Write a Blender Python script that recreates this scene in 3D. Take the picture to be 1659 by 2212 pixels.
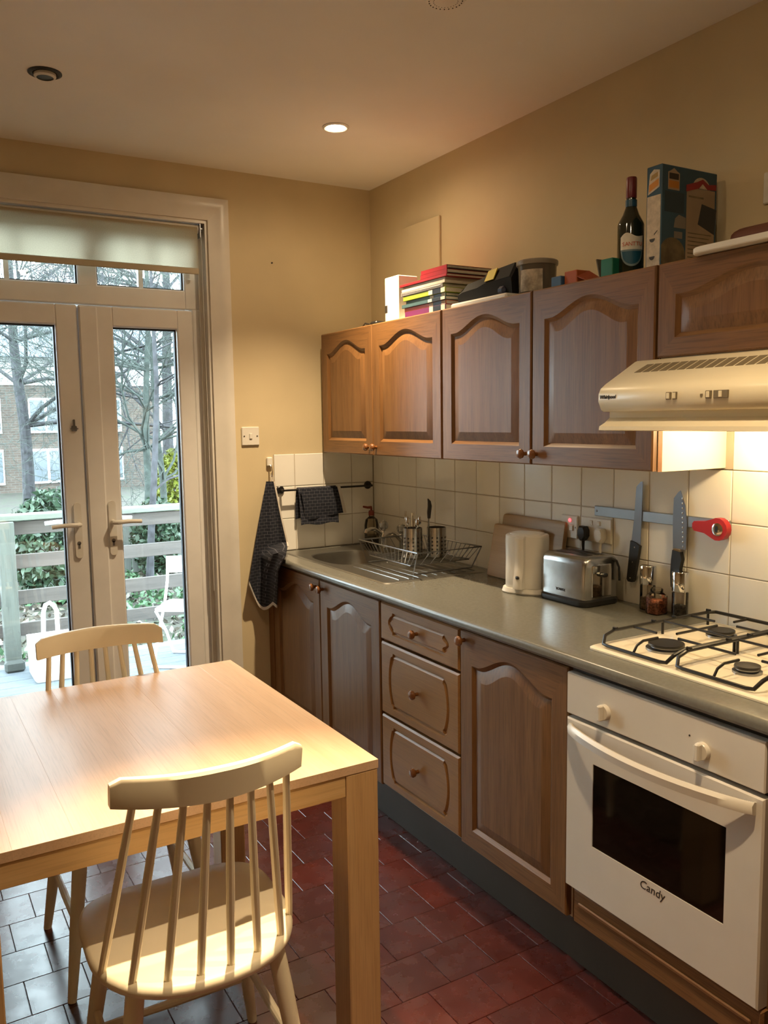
import bpy, math, random
from mathutils import Vector, Matrix, geometry
import numpy as np
for o in list(bpy.data.objects): bpy.data.objects.remove(o)
scene = bpy.context.scene
C = scene.collection
R_ = random.Random(7)

# ---------------------------------------------------------------- camera
IMG_W, FOCAL_PX = 1659.0, 1821.39
CAM = Vector((-2.1363, -3.7189, 1.5330)); YAW, PITCH, ROLL = 0.5329, -0.1097, -0.0141
fwd = Vector((math.sin(YAW)*math.cos(PITCH), math.cos(YAW)*math.cos(PITCH), math.sin(PITCH)))
rgt = Vector((math.cos(YAW), -math.sin(YAW), 0)); upv = rgt.cross(fwd)
r2 = math.cos(ROLL)*rgt + math.sin(ROLL)*upv; u2 = -math.sin(ROLL)*rgt + math.cos(ROLL)*upv
cd = bpy.data.cameras.new('camera'); cam = bpy.data.objects.new('camera', cd); C.objects.link(cam)
cd.sensor_fit = 'HORIZONTAL'; cd.sensor_width = 36.0; cd.lens = FOCAL_PX/IMG_W*36.0; cd.clip_start = 0.05; cd.clip_end = 200
cam.matrix_world = Matrix(((r2.x,u2.x,-fwd.x,CAM.x),(r2.y,u2.y,-fwd.y,CAM.y),(r2.z,u2.z,-fwd.z,CAM.z),(0,0,0,1)))
scene.camera = cam

# ---------------------------------------------------------------- world, exposure
world = bpy.data.worlds.new('overcast_sky'); scene.world = world; world.use_nodes = True
bg = world.node_tree.nodes['Background']; bg.inputs[0].default_value = (0.77, 0.91, 1.0, 1); bg.inputs[1].default_value = 10.0
scene.view_settings.view_transform = 'Standard'; scene.view_settings.look = 'None'
scene.view_settings.exposure = 0.8; scene.view_settings.gamma = 1.0
try: scene.view_settings.use_curve_mapping = False
except Exception: pass
WARM = (1.0, 0.75, 0.46)
SPOT_W = 150.0          # watts of one ceiling downlight
SPILL_W = 6.0         # watts of its sideways spill
HOOD_W = 4.0           # watts of the hood lamp

# ---------------------------------------------------------------- mesh builder
class MB:
    def __init__(s): s.v = []; s.f = []; s.m = []
    def add(s, vs, fs, m=0):
        n = len(s.v); s.v += [tuple(p) for p in vs]
        for f in fs: s.f.append(tuple(i+n for i in f)); s.m.append(m)
        return s
    def box(s, x0, x1, y0, y1, z0, z1, b=0.0, m=0):
        if x0 > x1: x0, x1 = x1, x0
        if y0 > y1: y0, y1 = y1, y0
        if z0 > z1: z0, z1 = z1, z0
        b = min(b, (x1-x0)*.45, (y1-y0)*.45, (z1-z0)*.45)
        if b <= 0:
            vs = [(x, y, z) for x in (x0, x1) for y in (y0, y1) for z in (z0, z1)]
            return s.add(vs, [(0,1,3,2),(4,6,7,5),(0,4,5,1),(2,3,7,6),(0,2,6,4),(1,5,7,3)], m)
        X, Y, Z = (x0, x1), (y0, y1), (z0, z1); vs = []; idx = {}
        for i in (0,1):
            for j in (0,1):
                for k in (0,1):
                    sx, sy, sz = (b if i == 0 else -b), (b if j == 0 else -b), (b if k == 0 else -b)
                    idx[i,j,k,'x'] = len(vs); vs.append((X[i], Y[j]+sy, Z[k]+sz))
                    idx[i,j,k,'y'] = len(vs); vs.append((X[i]+sx, Y[j], Z[k]+sz))
                    idx[i,j,k,'z'] = len(vs); vs.append((X[i]+sx, Y[j]+sy, Z[k]))
        g = lambda i,j,k,a: idx[i,j,k,a]; fs = []
        for i in (0,1):
            q = [g(i,0,0,'x'), g(i,0,1,'x'), g(i,1,1,'x'), g(i,1,0,'x')]; fs.append(q if i == 0 else q[::-1])
            q = [g(0,i,0,'y'), g(1,i,0,'y'), g(1,i,1,'y'), g(0,i,1,'y')]; fs.append(q if i == 0 else q[::-1])
            q = [g(0,0,i,'z'), g(0,1,i,'z'), g(1,1,i,'z'), g(1,0,i,'z')]; fs.append(q if i == 0 else q[::-1])
        for a in (0,1):
            for c in (0,1):
                q = [g(0,a,c,'y'), g(1,a,c,'y'), g(1,a,c,'z'), g(0,a,c,'z')]; fs.append(q if (a == c) != True else q[::-1])
                q = [g(a,0,c,'x'), g(a,1,c,'x'), g(a,1,c,'z'), g(a,0,c,'z')]; fs.append(q if (a == c) == True else q[::-1])
                q = [g(a,c,0,'x'), g(a,c,1,'x'), g(a,c,1,'y'), g(a,c,0,'y')]; fs.append(q if (a == c) != True else q[::-1])
        for i in (0,1):
            for j in (0,1):
                for k in (0,1):
                    q = [g(i,j,k,'x'), g(i,j,k,'y'), g(i,j,k,'z')]
                    fs.append(q if (i+j+k) % 2 == 0 else q[::-1])
        return s.add(vs, fs, m)
    def ring(s, c, ax, r, n, ref=None):
        ax = Vector(ax).normalized()
        a = Vector(ref) if ref is not None else (Vector((0,0,1)) if abs(ax.z) < .9 else Vector((1,0,0)))
        u = ax.cross(a).normalized(); w = ax.cross(u)
        return [Vector(c) + r*(math.cos(2*math.pi*i/n)*u + math.sin(2*math.pi*i/n)*w) for i in range(n)]
    def loft(s, loops, cap0=True, cap1=True, closed=True, m=0):
        n = len(loops[0]); vs = [p for L in loops for p in L]; fs = []
        for k in range(len(loops)-1):
            for i in range(n if closed else n-1):
                j = (i+1) % n
                fs.append((k*n+i, k*n+j, (k+1)*n+j, (k+1)*n+i))
        if cap0: fs.append(tuple(range(n))[::-1])
        if cap1: fs.append(tuple((len(loops)-1)*n+i for i in range(n)))
        return s.add(vs, fs, m)
    def cyl(s, p0, p1, r0, r1=None, n=16, m=0):
        r1 = r0 if r1 is None else r1; p0, p1 = Vector(p0), Vector(p1); ax = p1-p0
        return s.loft([s.ring(p0, ax, r0, n)[::-1] if False else s.ring(p0, ax, r0, n), s.ring(p1, ax, r1, n)], m=m)
    def tube(s, path, r, n=8, m=0, closed=False):
        P = [Vector(p) for p in path]; loops = []; ref = None; k = len(P)
        rr = r if isinstance(r, (list, tuple)) else [r]*k
        u = None
        for i in range(k):
            a = P[i-1] if (i > 0 or closed) else P[i]; b = P[(i+1) % k] if (i < k-1 or closed) else P[i]
            t = (b-a).normalized()
            if u is None:
                h = Vector((0,0,1)) if abs(t.z) < .9 else Vector((1,0,0)); u = t.cross(h).normalized()
            else:
                u = (u - t*u.dot(t)); u = u.normalized() if u.length > 1e-6 else t.orthogonal().normalized()
            w = t.cross(u)
            loops.append([P[i] + rr[i]*(math.cos(2*math.pi*j/n)*u + math.sin(2*math.pi*j/n)*w) for j in range(n)])
        if closed: loops.append(loops[0]); return s.loft(loops, False, False, m=m)
        return s.loft(loops, m=m)
    def lathe(s, prof, c=(0,0,0), ax=(0,0,1), n=24, m=0, cap0=True, cap1=True):
        ax = Vector(ax).normalized(); c = Vector(c)
        return s.loft([s.ring(c+ax*h, ax, max(r, 1e-5), n) for r, h in prof], cap0, cap1, m=m)
    def ball(s, c, r, sx=1, sy=1, sz=1, n=14, k=8, m=0):
        loops = []
        for i in range(1, k):
            t = math.pi*i/k; z = -math.cos(t); q = math.sin(t)
            loops.append([(c[0]+r*sx*q*math.cos(2*math.pi*j/n), c[1]+r*sy*q*math.sin(2*math.pi*j/n), c[2]+r*sz*z) for j in range(n)])
        return s.loft(loops, m=m)
    def prism(s, pts, a, b, fn, m=0, b_in=0):
        """pts: 2-D outline, fn(u,v,w)->xyz; extruded from w=a to w=b (b outward)"""
        return s.loft([[fn(u,v,a) for u,v in pts], [fn(u,v,b) for u,v in pts]], m=m)
    def tess(s, outer, holes, fn, w, m=0, flip=False):
        polys = [[Vector((u,v,0)) for u,v in outer]] + [[Vector((u,v,0)) for u,v in h] for h in holes]
        tris = geometry.tessellate_polygon(polys); flat = [p for q in polys for p in q]
        fs = []
        for t in tris:
            a, b, c = (flat[i] for i in t); area = (b-a).cross(c-a).z
            t = tuple(t) if area > 0 else tuple(t)[::-1]
            fs.append(t[::-1] if flip else t)
        return s.add([fn(p.x, p.y, w) for p in flat], fs, m)

def fix_normals(me):
    import bmesh
    bm = bmesh.new(); bm.from_mesh(me); bmesh.ops.recalc_face_normals(bm, faces=bm.faces); bm.to_mesh(me); bm.free()

def wloc(o):
    v = Vector((0,0,0))
    while o is not None: v += o.location; o = o.parent
    return v

def build(name, mb, mats, parent=None, loc=None, smooth=35, local=False, fixn=True):
    """one mesh object; vertices are given in world coordinates (or local=True)"""
    if not isinstance(mats, (list, tuple)): mats = [mats]
    base = Vector(loc) if loc is not None else Vector((0,0,0))
    off = (wloc(parent) if parent else Vector((0,0,0))) + base
    if local: off = Vector((0,0,0))
    me = bpy.data.meshes.new(name)
    me.from_pydata([(p[0]-off.x, p[1]-off.y, p[2]-off.z) for p in mb.v], [], mb.f)
    for m in mats: me.materials.append(m)
    me.polygons.foreach_set('material_index', mb.m)
    if fixn: fix_normals(me)
    if smooth:
        me.polygons.foreach_set('use_smooth', [True]*len(me.polygons)); me.set_sharp_from_angle(angle=math.radians(smooth))
    me.update()
    o = bpy.data.objects.new(name, me); C.objects.link(o); o.location = base
    if parent: o.parent = parent
    return o
def tag(o, label=None, cat=None, group=None, kind=None):
    if label: o['label'] = label
    if cat: o['category'] = cat
    if group: o['group'] = group
    if kind: o['kind'] = kind
    return o
def thing(name, label, cat, loc, group=None):
    o = bpy.data.objects.new(name, None); C.objects.link(o); o.location = loc; o.empty_display_size = .05
    return tag(o, label, cat, group)
def struct(name, mb, mats, parent=None, **k):
    o = build(name, mb, mats, parent, **k)
    if parent is None: o['kind'] = 'structure'
    return o
def share(name, src, parent, loc):
    o = bpy.data.objects.new(name, src.data); C.objects.link(o); o.location = loc; o.parent = parent; return o
def copy_tree(o, parent=None):
    c = o.copy(); C.objects.link(c); c.parent = parent
    for ch in list(o.children): copy_tree(ch, c)
    return c
def text(name, body, size, m, parent, org, xd, yd, depth=.0006, align='CENTER', shear=0, bold=0):
    cu = bpy.data.curves.new(name, 'FONT'); cu.body = body; cu.size = size; cu.extrude = depth; cu.align_x = align; cu.align_y = 'CENTER'
    cu.shear = shear; cu.offset = bold; cu.resolution_u = 3
    t = bpy.data.objects.new(name, cu); C.objects.link(t)
    dg = bpy.context.evaluated_depsgraph_get(); me = bpy.data.meshes.new_from_object(t.evaluated_get(dg))
    bpy.data.objects.remove(t)
    xd, yd = Vector(xd).normalized(), Vector(yd).normalized(); zd = xd.cross(yd)
    off = Vector(org) - wloc(parent)
    me.transform(Matrix(((xd.x,yd.x,zd.x,off.x),(xd.y,yd.y,zd.y,off.y),(xd.z,yd.z,zd.z,off.z),(0,0,0,1))))
    me.materials.clear(); me.materials.append(m); me.name = name
    o = bpy.data.objects.new(name, me); C.objects.link(o); o.parent = parent
    return o

# ---------------------------------------------------------------- materials
def newmat(name):
    m = bpy.data.materials.new(name); m.use_nodes = True; nt = m.node_tree
    b = nt.nodes['Principled BSDF']; return m, nt, b
def N(nt, t, **k):
    n = nt.nodes.new(t)
    for a, v in k.items(): setattr(n, a, v)
    return n
def coords(nt, scale=(1,1,1), rnd=True, kind='Object'):
    tc = N(nt, 'ShaderNodeTexCoord'); mp = N(nt, 'ShaderNodeMapping'); mp.inputs['Scale'].default_value = scale
    if rnd:
        oi = N(nt, 'ShaderNodeObjectInfo'); ml = N(nt, 'ShaderNodeMath', operation='MULTIPLY'); ml.inputs[1].default_value = 23.7
        nt.links.new(oi.outputs['Random'], ml.inputs[0])
        ad = N(nt, 'ShaderNodeVectorMath', operation='ADD'); nt.links.new(tc.outputs[kind], ad.inputs[0]); nt.links.new(ml.outputs[0], ad.inputs[1])
        nt.links.new(ad.outputs[0], mp.inputs[0])
    else: nt.links.new(tc.outputs[kind], mp.inputs[0])
    return mp.outputs[0]
def mixrgb(nt, a, b, fac, mode='MIX'):
    n = N(nt, 'ShaderNodeMix', data_type='RGBA', blend_type=mode)
    for s, v in ((0, fac), (6, a), (7, b)):
        if hasattr(v, 'is_linked') or hasattr(v, 'links'): nt.links.new(v, n.inputs[s])
        elif s == 0: n.inputs[0].default_value = v
        else: n.inputs[s].default_value = (*v, 1) if len(v) == 3 else v
    return n.outputs[2]
def ramp(nt, src, stops):
    r = N(nt, 'ShaderNodeValToRGB'); nt.links.new(src, r.inputs[0]); el = r.color_ramp.elements
    while len(el) < len(stops): el.new(.5)
    for e, (p, c) in zip(el, stops): e.position = p; e.color = (*c, 1) if len(c) == 3 else c
    return r.outputs[0]
def noise(nt, vec, scale, detail=4, rough=.55, dist=0):
    n = N(nt, 'ShaderNodeTexNoise'); n.inputs['Scale'].default_value = scale; n.inputs['Detail'].default_value = detail
    n.inputs['Roughness'].default_value = rough; n.inputs['Distortion'].default_value = dist; nt.links.new(vec, n.inputs['Vector']); return n.outputs[0]
def bump(nt, b, h, strength=.2, dist=.002):
    n = N(nt, 'ShaderNodeBump'); n.inputs['Strength'].default_value = strength; n.inputs['Distance'].default_value = dist
    nt.links.new(h, n.inputs['Height']); nt.links.new(n.outputs[0], b.inputs['Normal'])
def plain(name, col, rough=.5, metal=0.0, spec=.5, var=.06, vs=6, bmp=0, bs=200, coat=0, sheen=0):
    m, nt, b = newmat(name); v = coords(nt)
    nz = noise(nt, v, vs, 3)
    lo = tuple(c*(1-var*2) for c in col); hi = tuple(min(1, c*(1+var)) for c in col)
    nt.links.new(ramp(nt, nz, [(.3, lo), (.7, hi)]), b.inputs['Base Color'])
    b.inputs['Roughness'].default_value = rough; b.inputs['Metallic'].default_value = metal; b.inputs['Specular IOR Level'].default_value = spec
    b.inputs['Coat Weight'].default_value = coat; b.inputs['Sheen Weight'].default_value = sheen
    if bmp: bump(nt, b, noise(nt, v, bs, 2), bmp)
    return m
def wood(name, c1, c2, ax='z', rough=.4, fine=1.0, fig=1.0, coat=0, dark=.6, spec=.5):
    m, nt, b = newmat(name); i = 'xyz'.index(ax)
    sc = [16*fig]*3; sc[i] = 1.3*fig; v = coords(nt, tuple(sc))
    n1 = noise(nt, v, 1.0, 5, .6, 1.2)
    wv = N(nt, 'ShaderNodeTexWave', wave_type='RINGS', rings_direction='XYZ'[(i+1) % 3]); wv.inputs['Scale'].default_value = .35; wv.inputs['Distortion'].default_value = 5.0
    wv.inputs['Detail'].default_value = 3; wv.inputs['Detail Scale'].default_value = .8; nt.links.new(v, wv.inputs['Vector'])
    mixf = N(nt, 'ShaderNodeMath', operation='MULTIPLY_ADD'); nt.links.new(wv.outputs['Fac'], mixf.inputs[0]); mixf.inputs[1].default_value = .16
    ml = N(nt, 'ShaderNodeMath', operation='MULTIPLY'); nt.links.new(n1, ml.inputs[0]); ml.inputs[1].default_value = .9; nt.links.new(ml.outputs[0], mixf.inputs[2])
    base = ramp(nt, mixf.outputs[0], [(.2, c1), (.8, c2)])
    sc2 = [260*fine]*3; sc2[i] = 7*fine; v2 = coords(nt, tuple(sc2)); n2 = noise(nt, v2, 1.0, 3, .6)
    pores = ramp(nt, n2, [(.36, (dark,)*3), (.52, (1,1,1))])
    nt.links.new(mixrgb(nt, base, pores, .75, 'MULTIPLY'), b.inputs['Base Color'])
    b.inputs['Roughness'].default_value = rough; b.inputs['Coat Weight'].default_value = coat; b.inputs['Coat Roughness'].default_value = .18; b.inputs['Specular IOR Level'].default_value = spec
    bump(nt, b, n2, .12, .001)
    return m
def emit(name, col, s):
    m, nt, b = newmat(name); b.inputs['Base Color'].default_value = (*col, 1); b.inputs['Emission Color'].default_value = (*col, 1); b.inputs['Emission Strength'].default_value = s; return m
def glass(name, tint=(1,1,1), refl=1.0, rough=0.0, body=0.0, bodycol=(1,1,1)):
    m = bpy.data.materials.new(name); m.use_nodes = True; nt = m.node_tree; nt.nodes.clear()
    out = N(nt, 'ShaderNodeOutputMaterial'); tr = N(nt, 'ShaderNodeBsdfTransparent'); tr.inputs[0].default_value = (*tint, 1)
    gl = N(nt, 'ShaderNodeBsdfGlossy'); gl.inputs['Roughness'].default_value = rough
    fr = N(nt, 'ShaderNodeFresnel'); fr.inputs[0].default_value = 1.5
    mu = N(nt, 'ShaderNodeMath', operation='MULTIPLY'); nt.links.new(fr.outputs[0], mu.inputs[0]); mu.inputs[1].default_value = refl
    mx = N(nt, 'ShaderNodeMixShader'); src = tr.outputs[0]
    if body > 0:
        df = N(nt, 'ShaderNodeBsdfDiffuse'); df.inputs[0].default_value = (*bodycol, 1)
        m0 = N(nt, 'ShaderNodeMixShader'); m0.inputs[0].default_value = body; nt.links.new(tr.outputs[0], m0.inputs[1]); nt.links.new(df.outputs[0], m0.inputs[2]); src = m0.outputs[0]
    nt.links.new(mu.outputs[0], mx.inputs[0]); nt.links.new(src, mx.inputs[1]); nt.links.new(gl.outputs[0], mx.inputs[2]); nt.links.new(mx.outputs[0], out.inputs[0])
    return m

WALL = (.64, .53, .33)
M = {}
M['wall'] = plain('cream_paint', WALL, .75, var=.04, vs=2.5, bmp=.08, bs=90)
M['ceiling'] = plain('ceiling_paint', (.86, .82, .76), .8, var=.03, vs=1.5, bmp=.05, bs=60)
M['grout'] = plain('grout', (.42, .36, .28), .9)
M['wtile'] = plain('white_glazed_tile', (.84, .82, .76), .12, var=.03, vs=3)
M['white_upvc'] = plain('white_upvc', (.82, .80, .77), .35, var=.03)
M['white_gloss'] = plain('white_gloss_paint', (.74, .70, .63), .3, var=.04)
M['gasket'] = plain('black_gasket', (.03, .035, .045), .6)
M['pane'] = glass('window_glass', (.97, 1.0, .99), 1.5)
M['oakv'] = wood('brown_oak_upright', (.168, .073, .023), (.245, .121, .043), 'z', .38)
M['oakh'] = wood('brown_oak_across', (.168, .073, .023), (.245, .121, .043), 'y', .38)
M['drw'] = wood('honey_oak', (.27, .128, .036), (.36, .180, .056), 'y', .36, dark=.8)
M['knob'] = plain('turned_wood', (.20, .075, .022), .22, coat=.4)
M['carcass'] = plain('white_melamine', (.78, .72, .58), .4, var=.02)
M['plinth'] = plain('grey_plinth', (.060, .050, .036), .5)
M['worktop'] = plain('grey_laminate', (.155, .152, .13), .24, var=.05, vs=90, spec=.5)
M['steel'] = plain('brushed_steel', (.44, .44, .43), .24, 1.0, var=.05, vs=40)
M['sinksteel'] = plain('satin_sink_steel', (.34, .335, .31), .34, 1.0, var=.04, vs=30)
M['chrome'] = plain('chrome', (.78, .78, .78), .07, 1.0, var=.02)
M['darksteel'] = plain('dark_steel', (.30, .31, .33), .28, 1.0)
M['black'] = plain('black_plastic', (.012, .012, .012), .35)
M['blackiron'] = plain('black_enamel_iron', (.010, .009, .008), .38)
M['enamel'] = plain('cream_enamel', (.80, .72, .56), .15, var=.02)
M['applwhite'] = plain('appliance_white', (.74, .68, .58), .22, var=.02)
M['ovenglass'] = plain('black_oven_glass', (.008, .006, .004), .06)
M['hoodcream'] = plain('hood_cream', (.80, .70, .48), .3, var=.02)
M['grille'] = plain('grille_dark', (.20, .155, .085), .6)
M['print'] = plain('dark_print', (.03, .025, .02), .5)
M['white'] = plain('white_plastic', (.76, .73, .66), .35, var=.03)
M['paper'] = plain('paper', (.72, .68, .58), .8, var=.05, vs=60)
M['chair'] = plain('cream_painted_beech', (.80, .71, .53), .38, var=.03)
M['birchy'] = wood('birch_lengthwise', (.60, .39, .235), (.68, .47, .31), 'y', .38, dark=.86, fig=.8, coat=.15)
M['birchx'] = wood('birch_across', (.55, .33, .13), (.66, .44, .21), 'x', .45, dark=.84)
M['birchz'] = wood('birch_upright', (.50, .30, .13), (.60, .39, .19), 'z', .45, dark=.8)
M['boardwood'] = wood('beech_board', (.36, .23, .11), (.48, .33, .18), 'y', .5, dark=.9)
# ================================================================ the room
TP = 0.1553; ZA = 1.3697; H = 2.649; XL, YB = -3.0, -5.4
# door opening in the back wall
DX0, DX1, DZ1 = -2.00, -0.83, 2.42
mb = MB(); T = .24
mb.box(XL-.2, DX0, 0, T, -.1, H+.1); mb.box(DX1, .2, 0, T, -.1, H+.1); mb.box(DX0, DX1, 0, T, DZ1, H+.1); mb.box(DX0, DX1, 0, T, -.1, -.03)
wall_back = struct('wall_back', mb, M['wall'])
wall_right = struct('wall_right', MB().box(0, .2, YB, 0, -.1, H+.1), M['wall'])
struct('wall_left', MB().box(XL-.2, XL, YB, 0, -.1, H+.1), M['wall'])
struct('wall_front', MB().box(XL-.2, .2, YB-.2, YB, -.1, H+.1), M['wall'])
# ceiling with round cut-outs for the recessed lamps
SPOTS = [(-.563, -.728), (-1.613, -.736), (-1.43, -2.03), (-1.18, -2.82)]
def circ(cx, cy, r, n=24): return [(cx+r*math.cos(2*math.pi*i/n), cy+r*math.sin(2*math.pi*i/n)) for i in range(n)]
mb = MB(); idf = lambda u, v, w: (u, v, w)
mb.tess([(XL-.2, YB-.2), (.2, YB-.2), (.2, .24), (XL-.2, .24)], [circ(x, y, .038) for x, y in SPOTS], idf, H, flip=True)
struct('ceiling', mb, M['ceiling'], fixn=False)
struct('roof_slab', MB().box(XL-.2, .2, YB-.2, .24, H+.12, H+.3), M['ceiling'])

# floor: slab with the tile bond as a texture, real tiles where they can be told apart
def brickmat(name, c1, c2, mortar, w, h, ms, rough, offx=0, offy=0, flipv=False):
    m, nt, b = newmat(name); v = coords(nt, rnd=False)
    mp = N(nt, 'ShaderNodeMapping'); mp.inputs['Location'].default_value = (offx, offy, 0); nt.links.new(v, mp.inputs[0])
    if flipv: mp.inputs['Rotation'].default_value = (math.pi/2, 0, 0)
    br = N(nt, 'ShaderNodeTexBrick'); nt.links.new(mp.outputs[0], br.inputs['Vector'])
    br.inputs['Color1'].default_value = (*c1, 1); br.inputs['Color2'].default_value = (*c2, 1); br.inputs['Mortar'].default_value = (*mortar, 1)
    br.inputs['Scale'].default_value = 1; br.inputs['Mortar Size'].default_value = ms; br.inputs['Brick Width'].default_value = w; br.inputs['Row Height'].default_value = h
    nz = noise(nt, v, 5, 4)
    nt.links.new(mixrgb(nt, br.outputs[0], ramp(nt, nz, [(.3, (.6,.6,.6)), (.7, (1,1,1))]), .7, 'MULTIPLY'), b.inputs['Base Color']); b.inputs['Roughness'].default_value = rough
    return m
FR1, FR2 = (.065, .010, .007), (.048, .008, .006)
M['floorfar'] = brickmat('red_tile_bond', FR1, FR2, (.05, .012, .01), .1545, .1555, .002, .3)
floor = struct('floor', MB().box(XL-.2, .2, YB-.2, 0, -.12, -.004), M['floorfar'], smooth=0)
m, nt, b = newmat('red_quarry_tile'); v = coords(nt)
oi = N(nt, 'ShaderNodeObjectInfo')
c = ramp(nt, noise(nt, v, 9, 5), [(.3, (.045, .007, .005)), (.7, (.085, .013, .008))])
c = mixrgb(nt, c, (.035, .011, .012), mixrgb(nt, (0,0,0), (.5,.5,.5), oi.outputs['Random']))
nt.links.new(c, b.inputs['Base Color'])
nt.links.new(ramp(nt, noise(nt, v, 14, 4, .6), [(.3, (.22,)*3), (.75, (.33,)*3)]), b.inputs['Roughness'])
bump(nt, b, noise(nt, v, 45, 5, .6), .14, .0015); b.inputs['Specular IOR Level'].default_value = .85
M['ftile'] = m
src = None; PX, PY = .1545, .1555; n = 0
for row in range(-4, 15):
    yt = -.8605 - row*PY + 0; yb = yt - PY
    if yt > -.2: continue
    for col in range(-5, 10):
        x0 = -1.9045 + col*PX + (PX/2 if row % 2 == 0 else 0)
        if x0 > -.56 or x0 < -2.5: continue
        if src is None:
            mbt = MB(); g = .0007; bz = .0010
            L = lambda i, z: [(g+i, g+i, z), (PX-g-i, g+i, z), (PX-g-i, PY-g-i, z), (g+i, PY-g-i, z)]
            mbt.loft([L(0, -.006), L(0, -bz), L(.0012, 0)], cap0=False)
            src = build('floor_tile', mbt, M['ftile'], floor, local=True, smooth=0); src.location = (x0, yb, 0)
        else:
            t = share('floor_tile', src, floor, (x0, yb, 0))
        n += 1

# wall tiles
wt = {}
def wall_tile(parent, axis, a0, a1, z0, z1):
    key = (axis, round(abs(a1-a0), 4), round(z1-z0, 4)); w, h = abs(a1-a0), z1-z0; g = .0014
    if key not in wt:
        f = (lambda u, v, d: (-d, -u, v)) if axis == 'y' else (lambda u, v, d: (-u, -d, v))
        L = lambda i, d: [f(g+i, g+i, d), f(w-g-i, g+i, d), f(w-g-i, h-g-i, d), f(g+i, h-g-i, d)]
        o = build('wall_tile', MB().loft([L(0, -.001), L(0, .004), L(.002, .006)], cap0=False), M['wtile'], parent, local=True, smooth=0)
        wt[key] = o
    else: o = share('wall_tile', wt[key], parent, (0,0,0))
    o.location = (0, a0, z0) if axis == 'y' else (a0, 0, z0)
grm = MB().box(-.0028, .001, -2.9, -.001, ZA-3*TP, ZA+.002); grm.box(-.0028, .001, -2.9, -2.075, ZA, ZA+2*TP)
build('grout_bed', grm, M['grout'], wall_right)
build('grout_bed', MB().box(-.549, -.003, -.0028, .001, ZA-3*TP, ZA+.004), M['grout'], wall_back)
ys = [0.0064] + [.0968+TP*k for k in range(19)]
for i in range(len(ys)-1):
    for r in range(3): wall_tile(wall_right, 'y', -ys[i], -ys[i+1], ZA-TP*(r+1), ZA-TP*r)
    if ys[i] > 2.0 and ys[i] < 2.8:
        for r in (1, 2): wall_tile(wall_right, 'y', -max(ys[i], 2.075), -ys[i+1], ZA+TP*(r-1), ZA+TP*r)
xs = [.0064, .131, .2863, .4416, .549]
for i in range(4):
    for r in range(3): wall_tile(wall_back, 'x', -xs[i], -xs[i+1], ZA+.004-TP*(r+1), ZA+.004-TP*r)

# ---- architrave and reveal lining
mb = MB(); AO, AI = -.742, -.835
prof = [(0, 0), (.095, 0), (.095, .018), (.075, .022), (.05, .016), (.02, .012), (0, .010)]   # u from inner edge outward, depth
def arch(mbb, path):
    pass
for side in (1, -1):
    xi = AI if side == 1 else -2.0 + .005
    L0 = [(xi+side*u, -d, -.0) for u, d in prof]; L1 = [(xi+side*u, -d, DZ1+u) for u, d in prof]
    mb.loft([L0, L1])
L0 = [(AI+u, -d, DZ1+u) for u, d in prof]; L1 = [(-1.995-u, -d, DZ1+u) for u, d in prof]; mb.loft([L0, L1])
struct('trim_1', mb, M['white_gloss'])
mb = MB(); mb.box(AI-.012, AI+.004, 0, T, -.03, DZ1); mb.box(-2.004, -1.99, 0, T, -.03, DZ1); mb.box(-1.99, AI-.012, 0, T, DZ1-.014, DZ1+.004)
mb.box(AI-.03, AI-.012, .045, .062, 0, DZ1-.014)
struct('trim_2', mb, M['white_gloss'])

# ---- transom window frame + French doors (white upvc)
FY0, FY1 = .07, .135
def frame_ring(mb, x0, x1, z0, z1, y0, y1, l, r, bt, tp, b=.006, m=0):
    mb.box(x0, x0+l, y0, y1, z0, z1, b, m); mb.box(x1-r, x1, y0, y1, z0, z1, b, m)
    if bt: mb.box(x0+l-.004, x1-r+.004, y0+.0006, y1, z0, z0+bt, b, m)
    mb.box(x0+l-.004, x1-r+.004, y0+.0006, y1, z1-tp, z1, b, m)
mb = MB(); frame_ring(mb, -1.985, -.852, 2.035, 2.40, FY0, FY1, .085, .075, .085, .06)
mb.box(-1.385, -1.305, FY0+.0006, FY1, 2.11, 2.345, .006)
win = struct('window_1', mb, M['white_upvc'])
def pane(parent, x0, x1, z0, z1, y):
    build('pane', MB().box(x0-.008, x1+.008, y-.003, y+.003, z0-.008, z1+.008), M['pane'], parent, smooth=0)
    g = MB(); w = .006
    g.box(x0-.001, x0+w, y-.012, y+.012, z0, z1); g.box(x1-w, x1+.001, y-.012, y+.012, z0, z1)
    g.box(x0, x1, y-.012, y+.012, z0-.001, z0+w); g.box(x0, x1, y-.012, y+.012, z1-w, z1+.001)
    build('gasket', g, M['gasket'], parent, smooth=0)
for x0, x1, xb in ((-1.90, -1.385, -1.66), (-1.305, -.927, -1.115)):
    pane(win, x0, x1, 2.12, 2.34, .105)
    build('glazing_bar', MB().box(xb-.010, xb+.010, .09, .12, 2.12, 2.34, .002), M['white_upvc'], win)
mb = MB(); mb.box(-.897, -.852, FY0, FY1, -.02, 2.04, .006); mb.box(-1.985, -1.94, FY0, FY1, -.02, 2.04, .006); mb.box(-1.94, -.897, FY0, FY1+.03, -.03, .025, .004)
struct('trim_3', mb, M['white_upvc'])
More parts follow.
